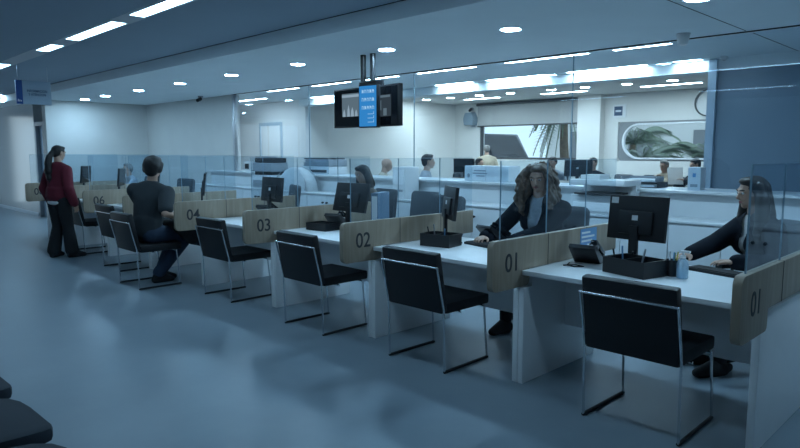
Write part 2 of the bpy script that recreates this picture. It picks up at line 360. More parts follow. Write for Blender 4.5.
for i, (x0, x1, lab) in enumerate(((-10.8, -9.3, 'zeroth'), (-7.97, -7.0, 'first'), (-6.6, -5.6, 'second'), (-5.3, -4.5, 'third'), (-4.1, -3.05, 'fourth'), (-2.58, -1.43, 'fifth'), (-1.13, -.5, 'sixth'))):
    strip(x0, x1, *((4.1, 4.2) if lab == 'zeroth' else (3.30, 3.36)), ZS, 'ostrip', ('linear light in the corridor ceiling left of the tall glass post' if lab == 'zeroth' else f'thin linear light just behind the tall glass, {lab} from the left'), 'linear lights behind the tall glass')
for i, (x0, x1, lab) in enumerate(((-8.53, -7.8, 'first'), (-6.9, -6.1, 'second'), (-5.05, -4.26, 'third'), (-3.97, -2.9, 'fourth'), (-2.55, -1.4, 'fifth'), (-1.05, -.72, 'sixth'))):
    strip(x0, x1, 4.70, 4.80, ZS, 'cove', f'linear light washing the office beam white, {lab} from the left', 'linear lights along the office beam')
for x0, x1, lab in ((-7.84, -6.8, 'left'), (-5.64, -4.57, 'middle'), (-3.39, -2.25, 'right')):
    strip(x0, x1, 8.8, 8.95, ZL, 'ostrip', f'{lab} of the three linear lights in the back office ceiling', 'linear lights in the back office')

# ------------------------------------------------------------------ counter: desks, dividers
S = 1.4096
NUM = {0: '01', 1: '01', 2: '02', 3: '03', 4: '04', 5: '05', 6: '06', 7: '07', 8: '08'}
LOC = ['at the right end of the counter', 'in front of the curly haired clerk', 'left of the curly haired clerk', 'third from the right numbered plate', 'beside the seated man', 'hidden behind the seated man', 'left of the seated man', 'behind the woman in red', 'half hidden by the woman in red']
def divider(k):
    X = S*(1-k)
    t = thing('desk_divider', f'wooden desk divider numbered {NUM[k]} with glass screens, {LOC[k]}', 'divider', (X, -.08 if k == 0 else 0, 0), 0, 'numbered wooden dividers')
    poly = []
    zt, zm, zb = .955, .748, .64
    def arc(cx, cy, r, a0, a1, n=6): return [(cx+r*math.cos(R(a0+(a1-a0)*i/n)), cy+r*math.sin(R(a0+(a1-a0)*i/n))) for i in range(n+1)]
    poly += arc(-.31+.045, zt-.045, .045, 90, 180) + arc(-.31+.045, zb+.045, .045, 180, 270) + arc(.085-.03, zb+.03, .03, 270, 360)
    poly += [(.085, zm), (1.25, zm), (1.25, zt)]
    bm = NB(); prism(bm, poly, 0, -.021, .021); obj('divider_board', bm, 'wood', t, bevel=.003)
    for a in (.298, .80): obj('board_joint', B(-.0225, .0225, a-.002, a+.002, zm, zt+.0006), 'seam', t)
    text_mesh('number', NUM[k], 'number', t, .165, Matrix.Translation((.0213, -.105, .803)) @ FACE_PX, xscale=.95, off=.0014)
    for a, b in ((-.215, .292), (.298, .80), (.806, 1.25)):
        p = obj('glass_screen', B(-.004, .004, a, b, zt, 1.44), 'glass', t)
        bm = NB(); box(bm, -.0043, .0043, a, a+.003, zt, 1.4405); box(bm, -.0043, .0043, a, b, 1.4385, 1.441); obj('glass_edge', bm, 'glass_edge', p)
for k in range(9): divider(k)

def desk_parts(t):
    w = S/2-.022
    bm = NB(); box(bm, -w, w, 0, .95, .715, .745); obj('desk_top', bm, 'white', t, bevel=.003)
    for s in (-1, 1):
        x0, x1 = sorted((s*(S/2-.003), s*(S/2-.040)))
        bm = NB(); prism(bm, [(.0, .0), (.92, 0), (.92, .714), (.09, .714), (.09, .632), (0, .632)], 0, x0, x1); obj('side_panel', bm, 'white', t, bevel=.002)
    obj('modesty_panel', B(-S/2+.041, S/2-.041, .50, .52, .30, .714), 'white', t)
    obj('rear_rail', B(-S/2+.041, S/2-.041, .86, .88, .62, .714), 'white', t)
DL = ['at the right end with the hand gel bottle on it', 'of the curly haired clerk', 'between plates 02 and 03', 'between plates 03 and 04', 'in front of the seated man', 'left of the seated man behind an empty chair', 'between the woman in red and plate 06', 'at the far left end of the counter']
dk = thing('counter_desk', 'x', 'desk'); desk_parts(dk)
for i in range(8):
    X = S*(.5-i); lab = 'white service desk ' + DL[i]
    if i == 0: dk.location = (X, 0, 0); dk['label'] = lab; dk['group'] = 'white counter desks'
    else: dup(dk, (X, 0, 0), 0, lab, 'white counter desks')

# ------------------------------------------------------------------ customer chairs
ch = thing('customer_chair', 'x', 'chair')
pad = lambda x0, x1, y0, y1, z0, z1, m=None: B(x0, x1, y0, y1, z0, z1)
obj('seat', B(-.25, .25, -.20, .27, .40, .475), 'leather', ch, bevel=.018)
bm = NB(); box(bm, -.26, .26, -.03, .03, 0, .42); obj('backrest', bm, 'leather', ch, loc=(0, -.225, .415), rot=(R(10), 0, 0), bevel=.016)
bm = NB()
pl = [(-.268, -.235, .012), (-.268, -.248, .44), (-.268, -.318, .735), (.268, -.318, .735), (.268, -.248, .44), (.268, -.235, .012)]
tube(bm, pl, .0075); obj('back_frame', bm, 'chrome', ch)
for s in (-1, 1):
    bm = NB(); tube(bm, [(s*.262, .235, .012), (s*.256, .20, .40)], .0075); obj('front_leg', bm, 'chrome', ch)
    bm = NB(); tube(bm, [(s*.268, -.24, .011), (s*.262, .24, .011)], .010); obj('sled_runner', bm, 'rubber', ch)
for y, x in ((.2, .256), (-.05, .25)):
    bm = NB(); tube(bm, [(-x, y, .392), (x, y, .392)], .0085); obj('seat_rail', bm, 'chrome', ch)
CH = [(.84, .07, 0, 'nearest the camera, at the right end desk'), (-.705, .02, 0, 'facing the curly haired clerk'), (-1.985, -.02, 0, 'between plates 02 and 03'), (-3.53, .03, 0, 'between plates 03 and 04'),
      (-4.75, -.38, 0, 'under the seated man'), (-5.97, -.12, 0, 'empty, just left of the seated man'), (-7.70, .04, 0, 'empty, behind the woman in red')]
for i, (x, y, a, l) in enumerate(CH):
    lab = 'black leather chair with chrome frame ' + l
    if i == 0: ch.location = (x, y, 0); ch['label'] = lab; ch['group'] = 'customer chairs along the counter'
    else: dup(ch, (x, y, 0), a, lab, 'customer chairs along the counter')

# ------------------------------------------------------------------ waiting seats (bottom left)
wb = thing('waiting_bench', 'row of dark padded waiting seats on a beam in the bottom left corner', 'bench', (-.85, -2.95, 0))
for i in range(5):
    x = .305-.583+.59*(i-1)
    bm = NB(); prism(bm, [(x-.24, -.25), (x+.24, -.25), (x+.272, .16), (x+.275, .25), (x+.262, .285), (x+.225, .295), (x-.02, .285), (x-.12, .272), (x-.19, .245), (x-.24, .19), (x-.265, .11)], 2, .392, .45); s_ = obj('seat', bm, 'fabric', wb, bevel=.018)
    bm = NB(); box(bm, x-.26, x+.26, -.03, .03, 0, .42); obj('backrest', bm, 'fabric', wb, loc=(0, -.26, .46), rot=(R(12), 0, 0), bevel=.025)
    obj('seat_bracket', B(x-.04, x+.04, -.25, .12, .36, .396), 'steel', wb)
obj('beam', B(-1.4, 1.6, -.06, .04, .30, .361), 'steel', wb, bevel=.006)
for x in (-1.1, 1.3):
    bm = NB(); box(bm, x-.03, x+.03, -.03, .03, .03, .301); box(bm, x-.03, x+.03, -.28, .26, 0, .03); obj('leg', bm, 'steel', wb, bevel=.004)

# ------------------------------------------------------------------ office chairs
oc = thing('office_chair', 'x', 'chair')
obj('seat', B(-.24, .24, -.24, .24, .43, .50), 'chairc', oc, bevel=.03)
bm = NB(); prism(bm, rounded(-.23, 0, .23, .46, .06, 6), 1, -.03, .03); obj('backrest', bm, 'chairc', oc, loc=(0, -.25, .56), rot=(R(7), 0, 0), bevel=.02)
obj('back_bar', B(-.03, .03, -.30, -.275, .45, .75), 'black', oc)
bm = NB(); cyl(bm, (0, 0, .1), (0, 0, .43), .028); obj('gas_column', bm, 'steel', oc)
bm = NB()
for k in range(5):
    a = R(72*k+18); tube(bm, [(0, 0, .11), (.27*math.cos(a), .27*math.sin(a), .075)], .02)
obj('star_base', bm, 'black', oc)
for k in range(5):
    a = R(72*k+18); bm = NB(); c = Vector((.27*math.cos(a), .27*math.sin(a), .03)); n = Vector((-math.sin(a), math.cos(a), 0))*.02
    cyl(bm, c-n, c+n, .03); cyl(bm, c, c+Vector((0, 0, .045)), .008); obj('caster', bm, 'rubber', oc)
for s in (-1, 1):
    bm = NB(); tube(bm, [(s*.24, .02, .46), (s*.28, .02, .52), (s*.28, .02, .66)], .012); box(bm, s*.28-.03, s*.28+.03, -.12, .14, .66, .69); obj('armrest', bm, 'black', oc)
OC = [(-.66, 1.36, R(182), 'under the curly haired clerk'), (1.02, 1.44, R(150), 'under the clerk at the right end'), (-2.92, 1.95, R(180), 'left of the two empty ones behind plate 02'), (-2.26, 1.6, R(180), 'right of the two empty ones behind plate 02'),
      (-8.3, 1.55, R(190), 'empty, behind the head of the seated man'), (-9.72, 1.5, R(180), 'under the far left clerk'), (-5.35, 1.7, R(160), 'empty, left of the monitor behind plate 03')]
for i, (x, y, a, l) in enumerate(OC):
    lab = 'dark grey swivel office chair ' + l
    if i == 0: oc.location = (x, y, 0); oc.rotation_euler = (0, 0, a); oc['label'] = lab; oc['group'] = 'clerk chairs behind the counter'
    else: dup(oc, (x, y, 0), a, lab, 'clerk chairs behind the counter')

# ------------------------------------------------------------------ monitors
DT = .745
def monitor(label, x, y, rz, w=.42, h=.285, zc=1.05, tilt=6, group='counter monitors', z0=DT):
    """screen faces local +Y, the back with its badge faces local -Y (the public)"""
    t = thing('computer_monitor', label, 'monitor', (x, y, z0), rz, group); zc -= z0
    e = Euler((R(-tilt), 0, 0))
    hd = obj('monitor_housing', B(-w/2, w/2, -.018, .012, -h/2, h/2), 'black', t, loc=(0, 0, zc), rot=e, bevel=.005)
    obj('screen', B(-w/2+.012, w/2-.012, .0121, .0135, -h/2+.014, h/2-.012), 'blackg', hd)
    obj('rear_bulge', B(-w*.3, w*.3, -.035, -.0175, -h*.36, h*.16), 'black', hd, bevel=.008)
    obj('rear_badge', B(-.02, .02, -.0375, -.0351, -.015, .018), 'white_dull', hd)
    obj('stand_neck', B(-.03, .03, -.055, -.03, .012, zc-.045), 'black', t, bevel=.004)
    obj('stand_base', B(-.10, .10, -.085, .08, 0, .014), 'black', t, bevel=.004)
    return t
m0 = monitor('black monitor seen from behind on the right end desk, largest in the picture', .47, .64, R(-4), .40, .29, 1.065)
obj('rear_sticker', B(-.185, -.135, -.0195, -.0179, .09, .13), 'white_dull', [k for k in kids(m0) if k.name.startswith('monitor_housing')][0])
monitor('black monitor turned almost edge-on left of the curly haired clerk', -1.13, .63, R(-36), .42, .27, 1.075)
monitor('black tilted monitor standing behind plate 02 beside the blue box file', -2.36, .60, R(0), .47, .28, 1.055, 14)
monitor('black monitor standing behind plate 03', -3.72, .60, R(-4), .44, .27, 1.075)
monitor('black monitor standing behind plate 04 right of the seated man', -5.27, .60, R(-30), .42, .28, 1.08)
monitor('black monitor on the desk hidden by the seated man', -6.8, .60, R(-6), .42, .28, 1.08)
monitor('black monitor standing behind plate 06', -8.17, .66, R(-35), .36, .29, 1.08)
monitor('black narrow looking monitor just right of the woman in red', -9.62, .60, R(-40), .40, .30, 1.09)

# ------------------------------------------------------------------ desk clutter
def tray(label, x, y, rz, w=.30, d=.24, h=.10):
    t = thing('desk_organizer', label, 'desk organizer', (x, y-.02, DT), rz, 'black desk organizers')
    bm = NB(); box(bm, -w/2, w/2, -d/2, d/2, 0, .006)
    for a in ((-w/2, w/2, -d/2, -d/2+.006), (-w/2, w/2, d/2-.006, d/2), (-w/2, -w/2+.006, -d/2+.006, d/2-.006), (w/2-.006, w/2, -d/2+.006, d/2-.006), (-.003, .003, -d/2+.006, d/2-.006)): box(bm, *a, .006, h)
    obj('tray_box', bm, 'black', t); return t
tray('black desk organizer box in front of the right end monitor', .575, .42, R(-14), .31, .22)
tray('black desk organizer box in front of the edge-on monitor', -1.06, .455, R(10), .27, .2)
tray('black desk organizer box in front of the tilted monitor behind plate 02', -2.55, .42, R(6), .27, .2, .07)
for x, y, hs, w in ((.575, .40, ((-.10, .15, 'black'), (-.07, .17, 'bluep'), (-.03, .14, 'black'), (.02, .16, 'grey_pl')), 'right end'), (-1.06, .435, ((-.08, .15, 'black'), (-.05, .17, 'grey_pl'), (.03, .14, 'bluep')), 'edge-on monitor')):
    for i, (dx, h, m_) in enumerate(hs):
        bm = NB(); cyl(bm, (dx, -.03+.02*i, .008), (dx+.02*(i-1), -.05+.02*i, h), .0055, seg=8)
        tag(obj('pen', bm, m_, None, (x, y, DT)), 'pen standing in the organizer box by the ' + ('right end monitor' if w == 'right end' else w), 'pen', 'pens in the organizer by the ' + w)
def phone(label, x, y, rz):
    t = thing('desk_phone', label, 'phone', (x, y, DT), rz, 'desk phones')
    bm = NB(); prism(bm, [(-.105, 0), (-.02, 0), (.085, .098), (.105, .118), (.085, .14), (-.105, .022)], 0, -.09, .09); obj('phone_base', bm, 'black', t, bevel=.005)
    bm = NB(); e = Matrix.Rotation(R(30), 4, 'X')
    v = box(bm, -.08, -.035, -.105, .105, .105, .135, e); box(bm, -.085, -.03, -.11, -.055, .07, .108, e); box(bm, -.085, -.03, .055, .11, .07, .108, e); obj('handset', bm, 'blackg', t, bevel=.008)
    obj('display', B(.0, .075, .02, .07, .0, .004), 'grey_pl', t, loc=(0, 0, .0865), rot=(R(32), 0, 0))
    bm = NB()
    for i in range(3):
        for j in range(4): box(bm, .005+.025*i, .022+.025*i, -.075+.022*j, -.06+.022*j, 0, .005)
    obj('keypad', bm, 'grey_pl', t, loc=(0, 0, .0855), rot=(R(32), 0, 0))
phone('black desk phone beside the hand of the curly haired clerk', -.93, .93, R(170))
phone('black desk phone between the blue notice and the right end monitor', .18, .52, R(190))
phone('black desk phone beside the tilted monitor behind plate 02', -2.66, .66, R(200))
phone('black desk phone left of the monitor behind plate 03', -4.02, .72, R(200))
def keyboard(label, x, y, rz):
    t = thing('keyboard', label, 'keyboard', (x, y, DT), rz, 'keyboards')
    obj('keyboard_case', B(-.20, .20, -.065, .065, 0, .018), 'black', t, bevel=.004)
    bm = NB()
    for i in range(18):
        for j in range(5): box(bm, -.192+.0213*i, -.174+.0213*i, -.057+.0235*j, -.037+.0235*j, .018, .023)
    obj('keys', bm, 'rubber', t)
keyboard('black keyboard under the hands of the curly haired clerk', -.78, .66, R(168))
keyboard('black keyboard right of the hand gel bottle', .95, .78, R(166))
def pencup(label, x, y):
    t = thing('pen_cup', label, 'pen cup', (x, y, DT)); 
    bm = NB(); lathe(bm, [(.036, 0), (.040, .10), (.036, .10), (.033, .006)], seg=20); obj('cup', bm, 'black', t)
    for i, (a, m_, h) in enumerate(((20, 'yellow', .15), (140, 'black', .145), (260, 'white_dull', .155), (80, 'green', .14), (310, 'bluep', .15))):
        c = Vector((.016*math.cos(R(a)), .016*math.sin(R(a)), .01)); bm = NB(); cyl(bm, c, (2.0*c.x, 2.0*c.y, h), .0042, seg=8)
        p = tag(obj('pen', bm, m_, None, (x, y, DT)), ['yellow', 'black', 'white', 'green', 'blue'][i] + ' pen standing in the black pen cup', 'pen', 'pens in the cup')
pencup('black pen cup with pens beside the hand gel bottle', .762, .50)
hb = thing('hand_gel_bottle', 'clear pump bottle of hand gel on the right end desk', 'bottle', (.838, .47, DT))
bm = NB(); lathe(bm, [(.030, 0), (.034, .006), (.034, .085), (.026, .105), (.014, .115), (.014, .122)], seg=20); obj('bottle_body', bm, 'gel', hb)
bm = NB(); lathe(bm, [(.029, .004), (.031, .06)], seg=20); obj('gel_fill', bm, 'gel', hb)
bm = NB(); lathe(bm, [(.016, .122), (.016, .138), (.007, .14), (.007, .155)], seg=16); box(bm, -.012, .04, -.010, .010, .155, .167); obj('pump', bm, 'white_dull', hb)
# notice fixed to divider 01
nt_ = tag(thing('notice_card', 'blue and white printed notice fixed on the wooden divider behind plate 01', 'notice', (.0225, .825, .858)), None, None)
obj('card', B(0, .002, -.115, .115, -.088, .088), 'bluep', nt_)
bm = NB()
for j, (a, b) in enumerate(((-.1, .02), (-.1, .08), (-.1, .05), (-.02, .1), (-.06, .1))): box(bm, .002, .0028, a, b, .052-.03*j, .066-.03*j)
obj('printed_lines', bm, 'paper', nt_)
def sheet(label, x, y, z, rz, w=.21, l=.297, n=1, m_='paper', cat='paper', name='paper_sheet', group='papers on the counter'):
    return tag(obj(name, B(-w/2, w/2, -l/2, l/2, 0, .0015*n), m_, None, (x, y, z), (0, 0, rz)), label, cat, group)
sheet('stack of white papers below the right end monitor', .52, .835, DT, R(86), n=14, name='paper_stack')
sheet('white papers beside the phone behind plate 02', -2.05, .55, DT, R(12), n=3)
sheet('white papers right of the monitor behind plate 03', -3.38, .55, DT, R(25), n=6)
sheet('white paper under the forearm of the curly haired clerk', -.42, .62, DT, R(-10), n=2)
def boxfile(label, x, y, rz, z=DT, w=.075, d=.28, h=.36, m_='filec', face='paper'):
    t = thing('box_file', label, 'box file', (x, y, z), rz)
    obj('file_case', B(-w/2, w/2, -d/2, d/2, 0, h), m_, t, bevel=.004)
    obj('spine_label', B(-w/2+.01, w/2-.01, -d/2-.0015, -d/2, .10, h-.03), face, t)
    bm = NB(); lathe(bm, [(.016, -.001), (.016, .002)], seg=16); obj('finger_ring', bm, 'steel', t, loc=(0, -d/2, .055), rot=(R(90), 0, 0))
boxfile('blue box file with white spine right of the tilted monitor behind plate 02', -2.17, .80, R(24))
tp = thing('tape_dispenser', 'round blue tape dispenser beside the blue box file', 'tape dispenser', (-2.03, .62, DT), R(30))
bm = NB(); cyl(bm, (-.03, 0, .07), (.03, 0, .07), .06, seg=24); obj('tape_roll', bm, 'cooler', tp); obj('dispenser_base', B(-.035, .035, -.09, .09, 0, .03), 'bluep', tp, bevel=.006)
# small loose cables: one per phone
def cable(label, pts):
    bm = NB(); tube(bm, pts, .004, 6); tag(obj('cable', bm, 'rubber'), label, 'cable')
cable('black coiled cable in front of the phone by the blue notice', [(.10, .44, DT+.005), (.13, .36, DT+.005), (.20, .33, DT+.005), (.24, .38, DT+.005), (.17, .40, DT+.005), (.12, .33, DT+.005)])

# ------------------------------------------------------------------ credenza behind the clerks
def cabinet(label, x0, x1):
    t = thing('low_cabinet', label, 'cabinet', ((x0+x1)/2, 2.95, 0), 0, 'low white cabinets behind the clerks'); h = (x1-x0)/2
    obj('cabinet_body', B(-h+.002, h-.002, -.18, .205, .06, .815), 'white_cab', t)
    obj('plinth', B(-h+.01, h-.01, -.15, .2, 0, .06), 'grey_pl', t)
    obj('cabinet_top', B(-h+.001, h-.001, -.205, .207, .818, .84), 'white_cab', t, bevel=.002)
    for s in (-1, 1):
        a, b = sorted((s*.004, s*(h-.006))); dd = obj('door', B(a, b, -.199, -.181, .07, .80), 'white_cab', t, bevel=.002)
        bm = NB(); c = s*.05; cyl(bm, (c, -.199, .70), (c, -.222, .70), .012); ball(bm, (c, -.225, .70), .017); obj('knob', bm, 'black', dd)
CL = ['far left end', 'fifth from the covered machine towards the left', 'second left of the covered machine', 'left of the covered machine', 'under the covered machine', 'behind the monitor of plate 03', 'behind the tilted monitor', 'under the white cabinet box', 'left of the curly haired clerk', 'behind the curly haired clerk', 'under the white printer', 'behind the right end monitor', 'behind the clerk at the right end', 'at the right edge of the picture']
xs = [-9.9+.97*i for i in range(15)]
for i in range(14): cabinet('low white double door cabinet, ' + CL[i], xs[i], xs[i+1])
# covered machine
cm = thing('covered_machine', 'machine under a pale dust cover standing on the low cabinet', 'covered machine', (-6.56, 2.95, .84))
bm = NB()
vs = []
for z, w, d in ((0, .45, .17), (.12, .44, .165), (.24, .36, .14), (.34, .22, .11), (.385, .10, .06)):
    vs.append([bm.verts.new((w*(1 if abs(math.cos(a)) < 1e-9 else (abs(math.cos(a))**.5)*math.copysign(1, math.cos(a)))+random.uniform(-.012, .012), d*(abs(math.sin(a))**.5)*math.copysign(1, math.sin(a)), z)) for a in [2*math.pi*k/28 for k in range(28)]])
for A, Bq in zip(vs, vs[1:]):
    for k in range(28): bm.faces.new((A[k], A[(k+1) % 28], Bq[(k+1) % 28], Bq[k]))
bm.faces.new(vs[0][::-1]); bm.faces.new(vs[-1]); obj('dust_cover', bm, 'bagcover', cm, smooth=60)
bm = NB(); tube(bm, [(.40, -.16, .01), (.47, -.17, .06), (.47, -.17, .16), (.40, -.15, .22)], .006, 6); obj('drawstring', bm, 'grey_pl', cm)
bm = NB(); tube(bm, [(-.38, -.16, .2), (-.25, -.165, .30), (-.12, -.13, .36)], .006, 6); obj('seam_cord', bm, 'grey_pl', cm)
# copier behind the glass
cp = thing('copier', 'bulky copier with dark top on the low cabinet left of the covered machine', 'copier', (-7.42, 2.95, .84), R(6))
obj('copier_body', B(-.25, .27, -.17, .20, 0, .24), 'white_dull', cp, bevel=.012)
obj('tray_bay', B(-.22, .25, -.13, .18, .24, .30), 'black', cp)
obj('scanner_unit', B(-.26, .29, -.18, .20, .30, .45), 'grey_pl', cp, bevel=.012)
obj('document_feeder', B(-.20, .27, -.15, .19, .452, .54), 'black', cp, bevel=.02)
obj('feeder_tray', B(-.22, .05, -.12, .16, .541, .565), 'grey_pl', cp, bevel=.006)
obj('control_panel', B(-.36, -.20, -.25, -.16, .32, .47), 'white_dull', cp, bevel=.008)
obj('control_screen', B(-.345, -.235, -.254, -.2505, .345, .435), 'black', cp)
obj('paper_drawer', B(-.22, .24, -.178, -.171, .03, .15), 'grey_pl', cp)
p2 = thing('printer', 'wide grey printer with dark lid on the sill left of the hanging screens', 'printer', (-6.5, 3.50, 1.105))
obj('printer_body', B(-.40, .36, -.2, .2, 0, .13), 'white_dull', p2, bevel=.012)
obj('scanner_lid', B(-.30, .36, -.2, .2, .133, .25), 'grey_pl', p2, bevel=.012)
obj('lid_top', B(-.36, .30, -.18, .2, .253, .275), 'black', p2, bevel=.006)
obj('output_slot', B(-.15, .30, -.205, -.199, .03, .075), 'black', p2)
obj('side_tray', B(-.46, -.402, -.12, .12, .06, .2), 'grey_pl', p2, bevel=.006)
# white cabinet box and printer on the low cabinet
wbx = thing('white_machine', 'tall white machine box on the low cabinet right of the blue file', 'machine', (-3.97, 2.95, .84))
obj('machine_case', B(-.125, .125, -.14, .14, 0, .44), 'white_dull', wbx, bevel=.012); obj('front_panel', B(-.10, .10, -.145, -.141, .20, .40), 'white', wbx); obj('output_slot', B(-.08, .08, -.147, -.141, .10, .13), 'grey_pl', wbx)
wb2 = thing('white_carton', 'white printed carton on the sill left of the curly haired clerk', 'carton', (-2.83, 3.42, 1.105))
obj('carton', B(-.36, .36, -.13, .13, 0, .20), 'paper', wb2, bevel=.004)
bm = NB()
for j, (a, b) in enumerate(((-.20, .0), (-.22, .02), (-.16, -.02))): box(bm, a, b, -.1315, -.1302, .13-.035*j, .145-.035*j)
ball(bm, (-.29, -.13, .07), (.025, .002, .03)); obj('print', bm, 'grey_pl', wb2); obj('carton_seam', B(-.002, .002, -.1312, -.1302, .0, .2), 'grey_pl', wb2)
pr = thing('multifunction_printer', 'white office printer with dark trays right behind the curly haired clerk', 'printer', (-.98, 2.95, .84))
obj('printer_body', B(-.30, .30, -.18, .2, 0, .20), 'white_dull', pr, bevel=.012)
obj('paper_tray', B(-.26, .26, -.192, -.18, .03, .12), 'white', pr, bevel=.004)
obj('output_tray', B(-.22, .22, -.24, .10, .205, .225), 'black', pr, bevel=.004)
obj('output_bay', B(-.30, .30, .10, .2, .2, .30), 'white_dull', pr)
obj('scanner_unit', B(-.31, .31, -.18, .2, .30, .36), 'white_dull', pr, bevel=.01)
sheet('ream of white paper lying on the white office printer', -1.1, 2.97, 1.202, R(8), n=30, name='paper_stack')
for i, (x, z, l) in enumerate(((-.78, 1.105, 'lower of the two dark letter trays on the sill right of the curly haired clerk'), (-.82, 1.165, 'upper of the two dark letter trays on the sill right of the curly haired clerk'))):
    t = thing('letter_tray', l, 'letter tray', (x, 3.50, z), R(5*i))
    bm = NB(); box(bm, -.19, .19, -.13, .13, 0, .008)
    for a in ((-.19, .19, .122, .13), (-.19, -.182, -.13, .122), (.182, .19, -.13, .122)): box(bm, *a, .008, .058)
    obj('tray_body', bm, 'grey_pl' if i else 'black', t)
    obj('paper', B(-.15, .15, -.12, .11, .0082, .03), 'paper', t)
tw = thing('white_archive_box', 'narrow upright white box on the sill by the edge of the grey wall', 'box', (-.21, 3.42, 1.105), R(8))
obj('box_body', B(-.06, .06, -.11, .11, 0, .23), 'white_dull', tw, bevel=.006); obj('badge', B(-.015, .015, -.1125, -.1101, .13, .17), 'bluep', tw); obj('vent_slots', B(-.035, .035, -.1115, -.1101, .03, .06), 'grey_pl', tw)

# ------------------------------------------------------------------ hanging screens
tv = thing('ticket_display', 'cluster of hanging screens with a blue ticket panel between two televisions', 'display', (-3.25, 1.62, ZS))
for x in (-.09, .075):
    bm = NB(); cyl(bm, (x, 0, -.30), (x, 0, 0), .033, seg=16); obj('pole', bm, 'black', tv)
obj('mount_bar', B(-.2, .2, .03, .06, -.5, -.3), 'black', tv)
def tvset(x, rz, w, m1):
    s = obj('television', B(-w/2, w/2, -.03, .03, -.23, .23), 'black', tv, loc=(x, 0, -.595), rot=(R(0), 0, rz), bevel=.006)
    obj('screen', B(-w/2+.02, w/2-.02, -.0325, -.0305, -.212, .212), 'blackg', s); return s
a = tvset(-.30, R(0), .60, 0)
bm = NB(); box(bm, -.14, .18, -.0342, -.0326, -.10, .17); pic = obj('picture', bm, 'tvpic', a)
bm = NB()
for x, z, w, h in ((-.10, -.10, .05, .09), (-.02, -.10, .05, .14), (.05, -.10, .06, .11), (.12, -.10, .05, .08)):
    prism(bm, [(x-w/2, z), (x+w/2, z), (x+w/3, z+h*.6), (x, z+h), (x-w/3, z+h*.6)], 1, -.0350, -.0343)
obj('picture_figures', bm, 'tvpicl', pic)
bm = NB(); box(bm, -.14, .18, -.035, -.0343, .125, .155); obj('picture_banner', bm, 'tvpicl', pic)
a = tvset(.29, R(-6), .54, 1)
bm = NB(); box(bm, -.08, .14, -.0342, -.0326, -.12, .12); pic = obj('picture', bm, 'tvpicd', a)
bm = NB(); box(bm, -.06, .12, -.035, -.0343, .09, .115); box(bm, .0, .06, -.035, -.0343, -.11, -.03); box(bm, -.07, -.04, -.035, -.0343, -.05, .06); obj('picture_marks', bm, 'tvpic', pic)
p = obj('ticket_panel', B(-.135, .135, -.03, .03, -.24, .24), 'black', tv, loc=(.15, -.12, -.60), rot=(0, 0, R(8)), bevel=.004)
obj('panel_screen', B(-.125, .125, -.0325, -.0305, -.225, .225), 'tvblue', p)
bm = NB(); random.seed(3)
for j, z in enumerate((.165, .075, -.015)):
    bm = NB()
    for i in range(5):
        x = -.085+.038*i; box(bm, x, x+.006, -.034, -.0326, z-.02, z+.02); box(bm, x+.006, x+.024, -.034, -.0326, z+.012*random.choice((-1, 0, 1))-.004, z+.012+.004); box(bm, x+.020, x+.026, -.034, -.0326, z-.02, z+.012)
    obj('text_line', bm, 'tvwhite', p)
bm = NB()
for j, z in enumerate((-.09, -.135, -.18)): bm = NB(); box(bm, .0, .09, -.034, -.0326, z, z+.006); box(bm, .084, .09, -.034, -.0326, z, z+.03); obj('panel_mark', bm, 'tvwhite', p)
obj('panel_arm', B(-.03, .03, .03, .095, -.02, .02), 'black', p)

# entrance sign hung from the dark ceiling
sg = thing('hanging_sign', 'pale hanging sign with blue stripe and two lines of text at top left', 'sign', (-8.4, -.48, 0), R(90))
obj('sign_board', B(-.235, .235, -.02, .02, 2.19, 2.535), 'sign', sg, bevel=.003)
obj('blue_stripe', B(-.235, -.15, -.0225, -.0201, 2.19, 2.535), 'blue', sg)
bm = NB()
for k in range(3): prism(bm, [(-.222+.02*k, 2.225), (-.210+.02*k, 2.225), (-.204+.02*k, 2.26-.008*k), (-.216+.02*k, 2.26-.008*k)], 1, -.0235, -.0226)
obj('emblem', bm, 'signwhite', sg)
for j, s_ in enumerate(('INFORMACION', 'Y ATENCION')):
    text_mesh('sign_text', s_, 'signink', sg, .052, Matrix.Translation((.045, -.0206, 2.385-.052*j)) @ FACE_NY, xscale=.76, off=.0008)
for x in (-.2, .2):
    bm = NB(); cyl(bm, (x, 0, 2.535), (x, 0, ZL), .004, seg=8); obj('hanger', bm, 'steel', sg)

# small fittings
dm = thing('ceiling_sensor', 'grey cone shaped sensor under the soffit above the tall glass', 'sensor', (-.20, 2.88, ZS))
bm = NB(); lathe(bm, [(.06, 0), (.055, -.05), (.04, -.10), (.015, -.112)], seg=24); obj('sensor_body', bm, 'white_dull', dm); bm = NB(); lathe(bm, [(.065, 0), (.065, -.012)], seg=24); obj('mount_plate', bm, 'white_dull', dm)
sm = thing('smoke_detector', 'tiny white detector at the top left corner of the grey wall', 'detector', (-.45, 4.7, ZS))
bm = NB(); lathe(bm, [(.045, 0), (.045, -.03), (.02, -.045)], seg=20); obj('detector_body', bm, 'trimw', sm); bm = NB(); lathe(bm, [(.012, -.0451), (.010, -.05)], seg=12); obj('sensor_eye', bm, 'grey_pl', sm)
cl = thing('wall_clock', 'round wall clock with dark rim partly hidden by the grey wall edge', 'clock', (-2.50, 9.99, 2.45))
bm = NB()
lathe(bm, [(.25, 0), (.27, .02), (.27, .05), (.245, .05), (.245, .021), (.25, 0)], seg=40, caps=False); obj('rim', bm, 'frame', cl, rot=(R(90), 0, 0))
bm = NB(); lathe(bm, [(.244, .005), (.244, .018)], seg=40); obj('dial', bm, 'clockface', cl, rot=(R(90), 0, 0))
bm = NB(); box(bm, -.006, .006, -.026, -.022, 0, .15); box(bm, 0, .11, -.026, -.022, -.006, .006); obj('hands', bm, 'black', cl)
ws = thing('wall_notice', 'small square white notice with dark picture above the capsule window', 'notice', (-4.37, 9.975, 2.37))
